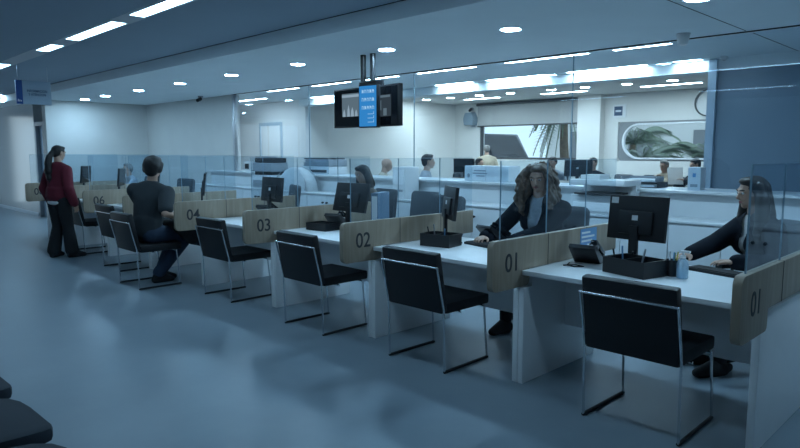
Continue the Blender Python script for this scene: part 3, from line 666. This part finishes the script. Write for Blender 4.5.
obj('notice_board', B(-.15, .15, 0, .02, -.14, .14), 'white_dull', ws, bevel=.003); obj('notice_picture', B(-.12, .07, -.003, -.0002, -.10, .10), 'signink', ws); obj('notice_text', B(-.09, .04, -.005, -.0031, -.02, .02), 'signwhite', ws)
sp = thing('wall_lamp', 'blue grey wall fitting left of the roller blind', 'wall fitting', (-8.47, 9.98, 2.33))
bm = NB(); prism(bm, [(-.14, -.16), (.14, -.16), (.17, .02), (.10, .17), (-.10, .17), (-.17, .02)], 1, -.22, 0); obj('fitting_body', bm, 'cooler', sp, bevel=.02); obj('wall_plate', B(-.06, .06, -.001, .02, -.2, .2), 'grey_pl', sp)
cmr = thing('security_camera', 'small dark security camera above the blue grey wall fitting', 'camera', (-8.5, 9.98, 2.6))
bm = NB(); cyl(bm, (0, 0, 0), (0, -.05, 0), .045); obj('mount', bm, 'grey_pl', cmr); bm = NB(); cyl(bm, (0, -.05, 0), (.05, -.17, -.05), .035); ball(bm, (.05, -.17, -.05), .035); obj('camera_body', bm, 'black', cmr)
cm2 = thing('security_camera', 'small dark security camera under the soffit at the end of the white corner wall', 'camera', (-9.75, 2.9, ZS))
bm = NB(); cyl(bm, (0, 0, 0), (0, 0, -.03), .05); obj('mount', bm, 'grey_pl', cm2); bm = NB(); cyl(bm, (0, 0, -.06), (.06, -.10, -.10), .033); ball(bm, (0, 0, -.06), .033); cyl(bm, (0, 0, -.03), (0, 0, -.06), .015); obj('camera_body', bm, 'black', cm2)

# ------------------------------------------------------------------ back office furniture
def otable(label, x0, x1, y0, y1, h=.75):
    t = thing('office_table', label, 'table', ((x0+x1)/2, (y0+y1)/2, 0), 0, 'tables of the back office'); a, b = (x1-x0)/2, (y1-y0)/2
    obj('table_top', B(-a, a, -b, b, h-.03, h), 'tabletop', t, bevel=.004)
    for sx in (-1, 1):
        for sy in (-1, 1): obj('leg', B(sx*(a-.05)-.025, sx*(a-.05)+.025, sy*(b-.05)-.025, sy*(b-.05)+.025, 0, h-.03), 'grey_pl', t)
otable('long wooden office table below the capsule window', -3.15, -1.2, 7.45, 8.1, .86)
otable('wooden office table in front of the man by the light wall', -6.4, -5.35, 6.3, 7.1, .95)
otable('office table under the plain window behind the curly haired clerk', -5.2, -3.3, 6.65, 7.2, .95)
for i, (x, y, a, l) in enumerate(((-3.92, 9.0, 170, 'left of the two empty ones below the capsule window'), (-3.25, 9.1, 185, 'right of the two empty ones below the capsule window'), (-7.4, 7.8, 95, 'beside the light wall in the back office'))):
    dup(oc, (x, y, 0), R(a), 'dark grey swivel office chair ' + l, 'chairs of the back office')
monitor('dark wide monitor in the back office in front of the man below the column', -3.62, 7.0, R(8), .52, .30, 1.19, 3, 'back office monitors', .95)
monitor('dark monitor in the back office left of the white carton', -6.2, 6.9, R(200), .46, .29, 1.20, 3, 'back office monitors', .95)

# ------------------------------------------------------------------ outside
og = B(-30, 14, 10.25, 34, -.12, -.02); tag(obj('ground', og, 'pave'), None, None, kind='structure')
def palm(label, x, y, h, n, rl, seed, droop=1.0):
    random.seed(seed)
    t = thing('palm_tree', label, 'palm', (x, y, -.02), 0, 'palms outside the windows')
    bm = NB(); pts = [(0.04*math.sin(i), 0, h*i/6) for i in range(7)]
    for a, b, i in zip(pts, pts[1:], range(6)): cyl(bm, a, b, .16-.012*i, .15-.012*i, 12)
    obj('trunk', bm, 'bark', t)
    for k in range(n):
        az = 2*math.pi*k/n+random.uniform(-.2, .2); el = random.uniform(.1, 1.35); bm = NB()
        d = Vector((math.cos(az), math.sin(az), 0)); side = Vector((-math.sin(az), math.cos(az), 0)); P = []
        for i in range(13):
            s = i/12; P.append(Vector((0, 0, h))+d*(rl*s*math.cos(el*.6))+Vector((0, 0, rl*(math.sin(el)*s-droop*.95*s*s))))
        for a, b in zip(P, P[1:]): cyl(bm, a, b, .014, .012, 5)
        for i in range(1, 13):
            for sub in (0, .5):
                c = P[i-1].lerp(P[i], sub); L = rl*.30*math.sin(math.pi*min(1, .12+.85*(i-1+sub)/12))
                for sg_ in (-1, 1):
                    tip = c+side*sg_*L*.8+d*L*.5+Vector((0, 0, -L*.35)); w = d*.030
                    v = [bm.verts.new(q) for q in (c-w, c+w, tip)]; bm.faces.new(v)
        obj('frond', bm, 'leaf', t, smooth=0)
palm('palm tree with broad fronds filling the left of the capsule window', -4.75, 12.0, 1.2, 32, 1.25, 1, .62)
palm('palm tree outside the right part of the capsule window', -3.35, 12.6, 1.25, 32, 1.2, 2, .62)
palm('palm tree outside the right edge of the plain window', -7.1, 12.3, 2.6, 28, 1.15, 5, 1.5)
palm('palm tree far outside between the two windows', -7.6, 17.5, 1.8, 26, 1.9, 8, .9)
vn = thing('parked_van', 'dark van parked outside the plain window', 'van', (-10.9, 12.9, -.02), R(-6))
bm = NB(); prism(bm, [(-1.9, .35), (1.9, .35), (2.0, .9), (1.75, 1.2), (1.2, 2.05), (-1.9, 2.1)], 1, -.9, .9); obj('body', bm, 'vanblue', vn, bevel=.06)
bm = NB(); prism(bm, [(1.79, 1.24), (1.24, 2.0), (1.20, 1.97), (1.74, 1.22)], 1, -.75, .75); obj('windscreen', bm, 'blackg', vn)
bm = NB(); box(bm, .3, 1.2, -.93, -.905, 1.25, 1.9); obj('side_window', bm, 'blackg', vn)
for s in (-1, 1):
    bm = NB(); ball(bm, (1.95, s*.65, .85), (.06, .13, .1)); obj('headlight', bm, 'trimw', vn)
    for x in (-1.2, 1.2):
        bm = NB(); cyl(bm, (x, s*.78, .33), (x, s*.94, .33), .33, seg=24); obj('wheel', bm, 'rubber', vn)
bd = thing('pale_building', 'pale building across the street outside the plain window', 'building', (-9.5, 24, -.02), R(15))
obj('facade', B(-5, 5, 0, 4, 0, 3.4), 'render', bd); obj('roof_slab', B(-5.2, 5.2, -.3, 4.2, 3.4, 3.6), 'render', bd)
for x in (-3.4, -.8, 1.8): obj('window', B(x-.5, x+.5, -.03, 0, 1.0, 2.4), 'panel', bd)

#PEOPLE-BEGIN
# ------------------------------------------------------------------ people
FIB = [(math.cos(2.399963*i)*math.sqrt(1-z*z), math.sin(2.399963*i)*math.sqrt(1-z*z), z) for i in range(70) for z in (1-2*(i+.5)/70,)]
def hull(bm, ells):
    """closed convex hull round a few spheres or ellipsoids (centre, radius or radii, rotation)"""
    t = NB(); vs = []
    for e in ells:
        c, r = Vector(e[0]), e[1]; m = e[2] if len(e) > 2 else None
        rr = (r, r, r) if not hasattr(r, '__len__') else r
        for p in FIB:
            v = Vector((p[0]*rr[0], p[1]*rr[1], p[2]*rr[2]))
            if m is not None: v = m @ v
            vs.append(t.verts.new(c+v))
    res = bmesh.ops.convex_hull(t, input=vs, use_existing_faces=False)
    dead = {g for g in res['geom_interior']+res['geom_unused'] if isinstance(g, bmesh.types.BMVert)}
    bmesh.ops.delete(t, geom=list(dead), context='VERTS')
    bmesh.ops.recalc_face_normals(t, faces=t.faces)
    me = bpy.data.meshes.new('h'); t.to_mesh(me); t.free(); bm.from_mesh(me); bpy.data.meshes.remove(me)
def blend(name, prims, voxel, m, parent, smooth=3, cut=None):
    bm = NB()
    for p in prims: hull(bm, p)
    me = bpy.data.meshes.new(name); bm.to_mesh(me); bm.free()
    o = bpy.data.objects.new(name, me); col.objects.link(o)
    md = o.modifiers.new('r', 'REMESH'); md.mode = 'VOXEL'; md.voxel_size = voxel; md.use_smooth_shade = True
    if smooth:
        sm_ = o.modifiers.new('s', 'SMOOTH'); sm_.factor = .5; sm_.iterations = smooth
    dg = bpy.context.evaluated_depsgraph_get(); dg.update()
    new = bpy.data.meshes.new_from_object(o.evaluated_get(dg)); o.modifiers.clear(); o.data = new; bpy.data.meshes.remove(me); new.name = name
    if cut:
        b = NB(); b.from_mesh(new); bmesh.ops.delete(b, geom=[f for f in b.faces if cut(f.calc_center_median())], context='FACES'); b.to_mesh(new); b.free()
    for p in new.polygons: p.use_smooth = True
    new.materials.clear(); new.materials.append(M[m])
    if parent: o.parent = parent
    return o
def ik(S, W, a, b, pole):
    S, W = Vector(S), Vector(W); d = W-S; L = min(d.length, (a+b)*.995); d.normalize(); W = S+d*L
    x = (a*a-b*b+L*L)/(2*L); h = math.sqrt(max(0, a*a-x*x)); q = Vector(pole)-d*Vector(pole).dot(d); q.normalize()
    return S+d*x+q*h, W
def hand_prims(W, d, palm_n, side, k, curl=.5):
    """palm with four bent fingers of unequal length and a thumb leaving the side of the palm; side = towards the thumb"""
    d = Vector(d).normalized(); n = Vector(palm_n); n = (n-d*n.dot(d)).normalized(); s = Vector(side); s = (s-d*s.dot(d)-n*s.dot(n)).normalized()
    P = [[(W, .023*k), (W+d*.03*k, .022*k)]]
    kn = [W+d*(.088-.004*abs(i-1))*k+s*(.030-.021*i)*k for i in range(4)]
    P.append([(W+d*.02*k+s*.012*k, .017*k), (W+d*.02*k-s*.014*k, .015*k), (kn[0], .0115*k), (kn[3], .0105*k)])
    for i, L in enumerate((.068, .076, .070, .054)):
        p = kn[i]; a = .25*curl; spread = s*(.10-.075*i)
        for j, f in enumerate((.45, .32, .23)):
            q = p+((d+spread).normalized()*math.cos(a)+n*math.sin(a))*L*f*k
            P.append([(p, (.0088-.0008*j)*k), (q, (.0080-.0008*j)*k)]); p = q; a += .75*curl
    t0 = W+d*.022*k+s*.020*k; t1 = t0+(s*.75+d*.75+n*.3).normalized()*.042*k; t2 = t1+(s*.25+d*.9+n*.35).normalized()*.032*k
    P += [[(t0, .0135*k), (t1, .0105*k)], [(t1, .0102*k), (t2, .0085*k)]]
    return P
def lerp_cut(pr, f0, f1):
    (a, ra), (b, rb) = pr[0][:2], pr[1][:2]; a, b = Vector(a), Vector(b)
    return [(a.lerp(b, f0), ra+(rb-ra)*f0), (a.lerp(b, f1), ra+(rb-ra)*f1)]
def grow(pr, g):
    out = []
    for e in pr:
        r = e[1]; r = tuple(v+g for v in r) if hasattr(r, '__len__') else r+g
        out.append((e[0], r) + tuple(e[2:]))
    return out
def person(label, loc, rz, k=1., sit=True, pz=.60, lean=8, side_lean=0, shoulder=.165, female=False, wr=None, wl=None, hrz=0, hp=0, legs=None, skin='skin', voxel=.008, twist=0, belly=0., fingers=True, curl=.6, palm=(0, 0, -1)):
    t = thing('person', label, 'person', loc, rz)
    inv = Matrix.Translation(loc) @ Matrix.Rotation(rz, 4, 'Z'); inv = inv.inverted()
    U = Vector((math.sin(R(side_lean)), math.sin(R(lean)), math.cos(R(lean)))).normalized(); X = Vector((1, 0, 0)); X = (X-U*X.dot(U)).normalized(); F = U.cross(X)
    T = Matrix((X, F, U)).transposed(); Q = Matrix.Rotation(R(twist), 3, U); X0, F0, T0 = X, F, T; X, F, T = Q @ X, Q @ F, Q @ T
    P = Vector((0, -.02, pz)); D = {}
    D['pelvis'] = [(P, (.155*k, .112*k, .10*k), T0), (P+U*.13*k, (.132*k, (.098+belly)*k, .06*k), T0)]
    D['belly'] = [(P+U*.13*k+F*belly*.4*k, (.132*k, (.098+belly)*k, .06*k), T), (P+U*.32*k, (.15*k, .108*k, .09*k), T)]
    SC = P+U*.455*k
    D['chest'] = [(P+U*.32*k, (.15*k, .108*k, .09*k), T), (SC+X*(shoulder-.035)*k-U*.032*k, .055*k), (SC-X*(shoulder-.035)*k-U*.032*k, .055*k), (SC+U*.03*k-F*.005, (.07*k, .06*k, .04*k), T)]
    if female:
        for s in (-1, 1): D['bust'+'LR'[s > 0]] = [(P+U*.32*k+X*s*.068*k+F*.075*k, .062*k), (P+U*.37*k+X*s*.06*k+F*.04*k, .05*k)]
    Hm = Matrix.Rotation(R(hrz), 3, 'Z') @ Matrix.Rotation(R(-hp), 3, 'X')
    H = SC+(U*.5+Vector((0, 0, .5)))*.215*k+Vector((0, .018*k, 0)); h = lambda x, y, z: H+Hm @ (Vector((x, y, z))*k)
    D['neck'] = [(SC+U*.01*k, .058*k), (h(0, -.015, -.06), .050*k)]
    head = [[(h(0, -.008, .018), (.074*k, .092*k, .088*k), Hm), (h(0, .028, -.055), (.052*k, .052*k, .05*k), Hm)],
            [(h(0, .058, -.082), .024*k), (h(0, .02, -.05), .05*k)],
            [(h(0, .080, .012), .010*k), (h(0, .100, -.024), .0125*k), (h(0, .080, -.03), .015*k)],
            [(h(.03, .074, .022), .015*k), (h(-.03, .074, .022), .015*k)],
            [(h(.0, .077, -.057), .012*k), (h(0, .06, -.05), .03*k)]]
    for s in (-1, 1):
        head.append([(h(s*.074, -.006, .012), (.008*k, .018*k, .022*k), Hm), (h(s*.072, -.0, -.02), (.007*k, .011*k, .014*k), Hm)])
    hands = []
    for s, w_ in ((1, wr), (-1, wl)):
        c = 'R' if s > 0 else 'L'; Sh = SC+X*s*shoulder*k-U*.038*k
        if w_ is None: w_ = Sh+Vector((s*.07, .05, -.50))*k
        else: w_ = inv @ Vector(w_)
        E, W = ik(Sh, w_, .285*k, .255*k, (s*.55, -.7, -.45))
        D['uarm'+c] = [(Sh, .054*k), (E, .041*k)]; D['farm'+c] = [(E, .041*k), (W, .027*k)]
        d = (W-E).normalized(); d2 = Vector((d.x, d.y, d.z*.4)) if sit and abs(d.z) < .9 else d
        pn = Vector(palm) if (sit and abs(d.z) < .92) else Vector((-s, 0, 0)); th = Vector((-s, .0, 0)) if (sit and abs(d.z) < .92) else Vector((0, 1, 0))
        hands.append(hand_prims(W, d2, pn, th, k*.98, curl))
    for s in (1, -1):
        c = 'R' if s > 0 else 'L'; hip = P+Vector((s*.085, 0, -.02))*k
        if legs: kn, an, td = [Vector(v) for v in legs[0 if s > 0 else 1]]
        elif sit: kn = Vector((s*.11, .40*k, pz-.04)); an = Vector((s*.12, .40*k, .085)); td = Vector((s*.15, 1, 0))
        else: kn = Vector((s*.095, .02, .47*k)); an = Vector((s*.10, -.01, .085)); td = Vector((s*.3, 1, 0))
        td.normalize(); td.z = 0
        D['thigh'+c] = [(hip, .088*k), (kn, .058*k)]
        D['shin'+c] = [(kn, .056*k), (kn.lerp(an, .3)-td*.012, .054*k), (an, .037*k)]
        D['foot'+c] = [(Vector((an.x, an.y, .036))-td*.035, .034), (Vector((an.x, an.y, .034))+td*.09, (.042, .042, .030)), (Vector((an.x, an.y, .027))+td*.155, (.034, .034, .024)), (an, .036*k)]
    prims = list(D.values())+head+(hands[0]+hands[1] if fingers else [])
    body = blend('body', prims, voxel, skin, t, 2)
    return dict(t=t, D=D, h=h, Hm=Hm, H=H, k=k, SC=SC, U=U, X=X, F=F, P=P, T=T, body=body, inv=inv)
def face(q, brows=True, hairm='hair_dk'):
    t, h, Hm, k = q['t'], q['h'], q['Hm'], q['k']
    for s in (-1, 1):
        bm = NB(); ball(bm, h(s*.031, .0775, .005), (.0125*k, .010*k, .0085*k), 2, Hm); e = obj('eye', bm, 'eyew', t)
        bm = NB(); ball(bm, h(s*.031, .0865, .005), (.0055*k, .003*k, .0055*k), 2, Hm); obj('iris', bm, 'eyed', e)
        if brows:
            bm = NB(); hull(bm, [(h(s*.016, .090, .024), .0035*k), (h(s*.034, .088, .029), .004*k)]); hull(bm, [(h(s*.034, .088, .029), .004*k), (h(s*.05, .074, .025), .003*k)]); obj('eyebrow', bm, hairm, t)
    bm = NB(); hull(bm, [(h(-.022, .083, -.055), .003*k), (h(0, .0905, -.0525), .0055*k), (h(.022, .083, -.055), .003*k), (h(0, .0895, -.060), .006*k)]); obj('lips', bm, 'lips', t)
def garment(q, name, m, parts, g, voxel=.012, extra=(), cut=None, smooth=4):
    D = q['D']; pr = []
    for p in parts:
        if isinstance(p, tuple): pr.append(grow(lerp_cut(D[p[0]], p[1], p[2]) if len(D[p[0]]) == 2 else D[p[0]], g+(p[3] if len(p) > 3 else 0)))
        elif p in D: pr.append(grow(D[p], g))
    pr += list(extra)
    return blend(name, pr, voxel, m, q['t'], smooth, cut)
TORSO = ['pelvis', 'belly', 'chest', 'bustL', 'bustR']
def hair(q, style, m, voxel=.009, vol=0):
    h, Hm, k = q['h'], q['Hm'], q['k']
    cap = [[(h(0, -.020, .030), (.083*k, .094*k, .086*k), Hm), (h(0, -.052, -.02), (.066*k, .05*k, .06*k), Hm)], [(h(0, .03, .085), (.06*k, .05*k, .025*k), Hm), (h(0, -.02, .06), (.078*k, .08*k, .05*k), Hm)]]
    pr = list(cap)
    if style == 'full': pr += [[(h(s*.078, -.012, .03), .02*k), (h(s*.07, -.03, -.03), .02*k)] for s in (-1, 1)]+[[(h(0, -.06, -.05), (.055*k, .035*k, .035*k), Hm), (h(0, -.05, .02), (.08*k, .06*k, .05*k), Hm)]]
    if style == 'pony':
        b = h(0, -.105, -.02); pr += [[(h(0, -.09, .01), .035*k), (b, .028*k)]]
        p = b; off = [(0, -.045, -.06), (0, -.03, -.10), (.0, -.005, -.11), (0, .012, -.10), (0, .015, -.07)]
        for (dx, dy, dz), r in zip(off, (.043, .052, .052, .042, .02)):
            n_ = p+Vector((dx, dy, dz))*k; pr.append([(p, (r-.006)*k), (n_, r*k)]); p = n_
    if style in ('long', 'curly'):
        for s in (-1, 1):
            p = h(s*.072, -.02, .04)
            for dx, dy, dz, r in ((s*.024, .004, -.07, .038), (s*.02, .012, -.08, .048), (s*.012, .016, -.08, .05), (s*-.002, .022, -.08, .044), (s*-.008, .014, -.07, .03)):
                n_ = p+Hm @ Vector((dx, dy, dz))*k; pr.append([(p, r*k*.95), (n_, r*k)]); p = n_
        pr.append([(h(0, -.07, .02), (.08*k, .05*k, .06*k), Hm), (h(0, -.085, -.17), (.10*k, .045*k, .06*k), Hm)])
    if style == 'curly':
        random.seed(11); Hi = Hm.inverted()
        for i in range(120):
            a = random.uniform(R(195), R(525)); z0 = random.uniform(.0, .10)
            p = h(.086*math.sin(a), -.015-.092*math.cos(a), z0)
            if (Hi @ (p-q['H'])).y > .05*k: continue
            out = Hm @ Vector((math.sin(a), -math.cos(a)*.7, 0)); ph = random.uniform(0, 6); r0 = random.uniform(.009, .014); am = random.uniform(.014, .026); st = random.uniform(1.1, 1.9)
            for j in range(random.randint(8, 13)):
                w_ = Vector((math.cos(ph+j*st), math.sin(ph+j*st), 0))*am
                n_ = p+(out*(.020 if j < 2 else (.006 if j < 6 else -.002))+Vector((0, .002*0, -.028))+w_)*k
                pr.append([(p, r0*k), (n_, r0*k)]); p = n_
        for s in (-1, 1):
            for j in range(5):
                p = h(s*.012, .030-.012*j, .106)
                for dx, dy, dz in ((.028, .012, -.006), (.026, .006, -.026), (.012, -.002, -.036), (.008, -.012, -.036)):
                    n_ = p+Hm @ Vector((s*dx, dy, dz+.002*random.random()))*k; pr.append([(p, .013*k), (n_, .012*k)]); p = n_
    if vol: pr = [grow(p, vol) for p in pr]
    return blend('hair', pr, voxel, m, q['t'], 2 if style != 'curly' else 1)
def shoes(q, m, g=.008):
    for c in 'LR': blend('shoe', [grow(q['D']['foot'+c], g)], .010, m, q['t'], 2)
def trousers(q, m, g=.014, flare=0.0, voxel=.012):
    D = q['D']; ex = []
    for c in 'LR':
        s = D['shin'+c]; a = s[2][0]; kk = s[0][0]; an = kk.lerp(a, .96)
        ex += [[(s[0][0], s[0][1]+g), (s[1][0], s[1][1]+g), (an, s[2][1]+g+flare)]]
    return garment(q, 'trousers', m, ['pelvis', 'thighL', 'thighR'], g, voxel, ex)

# woman in red standing by the counter
q = person('woman in a dark red sweater standing at the far left desk, long dark ponytail', (-7.40, -.50, 0), R(22), .945, False, .84, 3, female=True, belly=.035, voxel=.008, hrz=-4, hp=12, shoulder=.17,
           wr=None, legs=(((.095, .03, .45), (.11, .06, .085), (.35, 1, 0)), ((-.095, .02, .45), (-.12, -.05, .085), (-.25, 1, 0))))
face(q, hairm='hair_b'); hair(q, 'pony', 'hair_b')
garment(q, 'blouse_hem', 'white_cloth', ['pelvis', 'belly'], .018, .012, [[(q['P']+Vector((0, -.01, -.05)), (.160, .128, .05))]])
garment(q, 'sweater', 'red', TORSO+['uarmL', 'uarmR', ('farmL', 0, .93, .006), ('farmR', 0, .93, .006)], .028, .012, [[(q['P']+Vector((0, .0, .02)), (.178, .155, .05)), (q['P']+Vector((0, 0, .14)), (.165, .15, .05))]])
trousers(q, 'blackc', .022, .035); shoes(q, 'blackc')
# seated man
q = person('seated man seen from behind in a dark grey t-shirt, dark bag on his lap', (-4.80, -.36, 0), R(6), 1.10, True, .585, 9, hrz=38, hp=4, shoulder=.178, belly=.025, voxel=.008, twist=30,
           wr=(-4.50, -.05, .74), wl=(-4.98, .0, .74), legs=(((.13, .43, .535), (.06, .06, .10), (.1, 1, 0)), ((-.11, .42, .53), (-.06, .16, .085), (.15, 1, 0))))
face(q, hairm='hair_b'); hair(q, 'full', 'hair_b', .009, .014)
garment(q, 't_shirt', 'shirt_d', TORSO+[('uarmL', 0, .8, .01), ('uarmR', 0, .8, .01)], .024, .012)
trousers(q, 'jean', .018, .012); shoes(q, 'blackc')
bg_ = thing('bag', 'soft black bag resting on the lap of the seated man', 'bag', (-4.62, -.05, .60), 0)
blend('bag_body', [[((-.25, -.06, .06), .05), ((.05, -.08, .07), .06), ((-.22, .16, .06), .05), ((.08, .2, .05), .06)], [((.05, -.08, .05), .06), ((.08, .2, .03), .06), ((.13, -.02, -.02), .045), ((.15, .04, -.12), .04), ((.16, .17, -.15), .045), ((.10, .23, -.08), .05)], [((-.22, .17, .04), .05), ((-.2, .24, -.06), .045), ((.10, .23, -.08), .05), ((.08, .2, .04), .055)]], .012, 'blackc', bg_, 3)
bm = NB(); tube(bm, [(-.16, -.05, .10), (-.14, -.05, .15), (-.02, -.06, .155), (.0, -.06, .11)], .009, 8); obj('bag_handle', bm, 'blackc', bg_)
# clerk with curly hair
q = person('clerk with long curly brown hair in a dark jacket typing behind plate 01', (-.66, 1.33, 0), R(184), 1.04, True, .60, 14, female=True, hrz=12, hp=14, shoulder=.185, voxel=.006,
           wr=(-.90, .80, .795), wl=(-.60, .78, .795), curl=.5)
face(q, hairm='hair_br'); hair(q, 'curly', 'hair_br', .006)
garment(q, 'blouse', 'palegrey', TORSO, .012, .010)
inv = q['T'].inverted(); P0 = q['P']
def vcut(c, w0=.028, w1=.055, z0=.08, z1=.46):
    v = inv @ (c-P0); return .0 < v.y < .175 and z0 < v.z < z1+.2 and abs(v.x) < w0+(w1-w0)*max(0, min(1, (v.z-.1)/.3))
garment(q, 'jacket', 'navy', TORSO+['uarmL', 'uarmR', ('farmL', 0, .97), ('farmR', 0, .97)], .026, .009, cut=vcut)
trousers(q, 'blackc'); shoes(q, 'blackc')
# clerk at the right end
q = person('dark haired clerk in profile behind the right end glass, reaching towards her monitor', (1.03, 1.45, 0), R(140), .97, True, .595, 16, female=True, hrz=-8, hp=8, shoulder=.165, voxel=.006,
           wr=(.66, 1.0, .80), wl=(.98, .95, .80), curl=.5)
face(q, hairm='hair_b'); hair(q, 'long', 'hair_dk', .008)
garment(q, 'blouse', 'white_cloth', TORSO, .012, .010)
inv = q['T'].inverted(); P0 = q['P']
garment(q, 'jacket', 'navy', TORSO+['uarmL', 'uarmR', ('farmL', 0, .97), ('farmR', 0, .97)], .026, .010, cut=lambda c: vcut(c, .015, .03))
trousers(q, 'blackc'); shoes(q, 'blackc')
# far left clerk
q = person('grey haired clerk in a pale top behind the far left desks', (-9.72, 1.47, 0), R(185), .90, True, .58, 12, female=True, voxel=.010, wr=(-9.9, 1.0, .79), wl=(-9.55, 1.0, .79))
face(q, False); hair(q, 'full', 'hair_g', .012); garment(q, 'blouse', 'greyc', TORSO+['uarmL', 'uarmR', ('farmL', 0, .9), ('farmR', 0, .9)], .018, .014); trousers(q, 'blackc', voxel=.016); shoes(q, 'blackc')
# back office
def officer(label, x, y, rz, k, pz, top, tm, hs, hm, sit=True, lean=8, skin='skin', chair=None, wr=None, wl=None, hp=0, hrz=0, female=False, bottoms='blackc', legs=None, shoulder=.175):
    q = person(label, (x, y, 0), R(rz), k, sit, pz, lean, female=female, voxel=.011, wr=wr, wl=wl, hp=hp, hrz=hrz, skin=skin, shoulder=shoulder, legs=legs)
    face(q, False)
    if hs: hair(q, hs, hm, .012)
    garment(q, top, tm, TORSO+['uarmL', 'uarmR', ('farmL', 0, .93), ('farmR', 0, .93)], .022, .015); trousers(q, bottoms, voxel=.016); shoes(q, 'blackc')
    if chair: dup(oc, (x-.0, y, 0), R(rz), 'dark grey swivel office chair ' + chair, 'occupied chairs of the back office')
    return q
officer('bald man in a tan coat leaning over papers behind the tilted monitor', -5.78, 4.0, -45, 1.03, .62, 'coat', 'tan', None, None, lean=22, hp=20, chair='under the bald man in the tan coat')
officer('person with dark hair and brown top behind the monitor of plate 03', -3.72, 2.0, 172, .97, .575, 'top', 'brownc', 'long', 'hair_dk', female=True, hp=18, chair='under the person in the brown top')
officer('man with short dark hair and pale grey shirt in profile behind the white machine', -4.74, 4.12, -42, 1.06, .63, 'shirt', 'greyc', 'short', 'hair_b', chair='under the man in the pale grey shirt')
officer('person with black hair in dark clothes left of the white carton', -6.75, 8.0, -80, .98, .58, 'top', 'blackc', 'full', 'hair_b', chair='under the person in dark clothes')
officer('standing person with light hair and tan top at the left end of the plain window', -7.45, 9.3, 50, 1.0, .875, 'top', 'tan', 'short', 'hair_g', sit=False)
officer('person with dark hair and grey top seated behind the curly haired clerk', -4.60, 7.75, 195, 1.02, .60, 'shirt', 'greyc', 'full', 'hair_dk', chair='under the person in the grey top', hp=12)
officer('person with black hair in dark clothes behind the back office monitor', -3.92, 8.12, 190, 1.0, .60, 'jacket', 'navy', 'short', 'hair_b', chair='behind the back office monitor', hp=5)
officer('man in a tan shirt seated below the capsule window with folded arms', -2.72, 8.62, 172, .97, .58, 'shirt', 'tan', 'short', 'hair_g', chair='under the man in the tan shirt', wr=(-2.72, 8.28, 1.02), wl=(-2.92, 8.27, .98), hp=6, skin='skin_d')
officer('man with black hair holding a white paper by the grey wall', -2.17, 8.74, 140, .98, .60, 'jacket', 'blackc', 'short', 'hair_b', chair='under the man holding the white paper', wr=(-2.48, 8.44, .98), wl=(-2.24, 8.32, .98), hp=14)
hp_ = tag(obj('paper_sheet', B(-.13, .13, -.002, .002, -.15, .17), 'paper', None, (-2.42, 8.33, 1.04), (R(-20), 0, R(35))), 'white paper held up by the man with black hair by the grey wall', 'paper')
#PEOPLE-END

# ------------------------------------------------------------------ world + view
w = bpy.data.worlds.new('world'); sc.world = w; w.use_nodes = True
bg = w.node_tree.nodes['Background']; bg.inputs['Color'].default_value = (.70, .88, 1.0, 1); bg.inputs['Strength'].default_value = 1.6
sc.view_settings.view_transform = 'Standard'; sc.view_settings.look = 'None'; sc.view_settings.gamma = 1; sc.view_settings.use_curve_mapping = False
sc.view_settings.exposure = 0.0
sc.cycles.use_denoising = True
sc.cycles.max_bounces = 8; sc.cycles.transparent_max_bounces = 24; sc.cycles.sample_clamp_indirect = 6
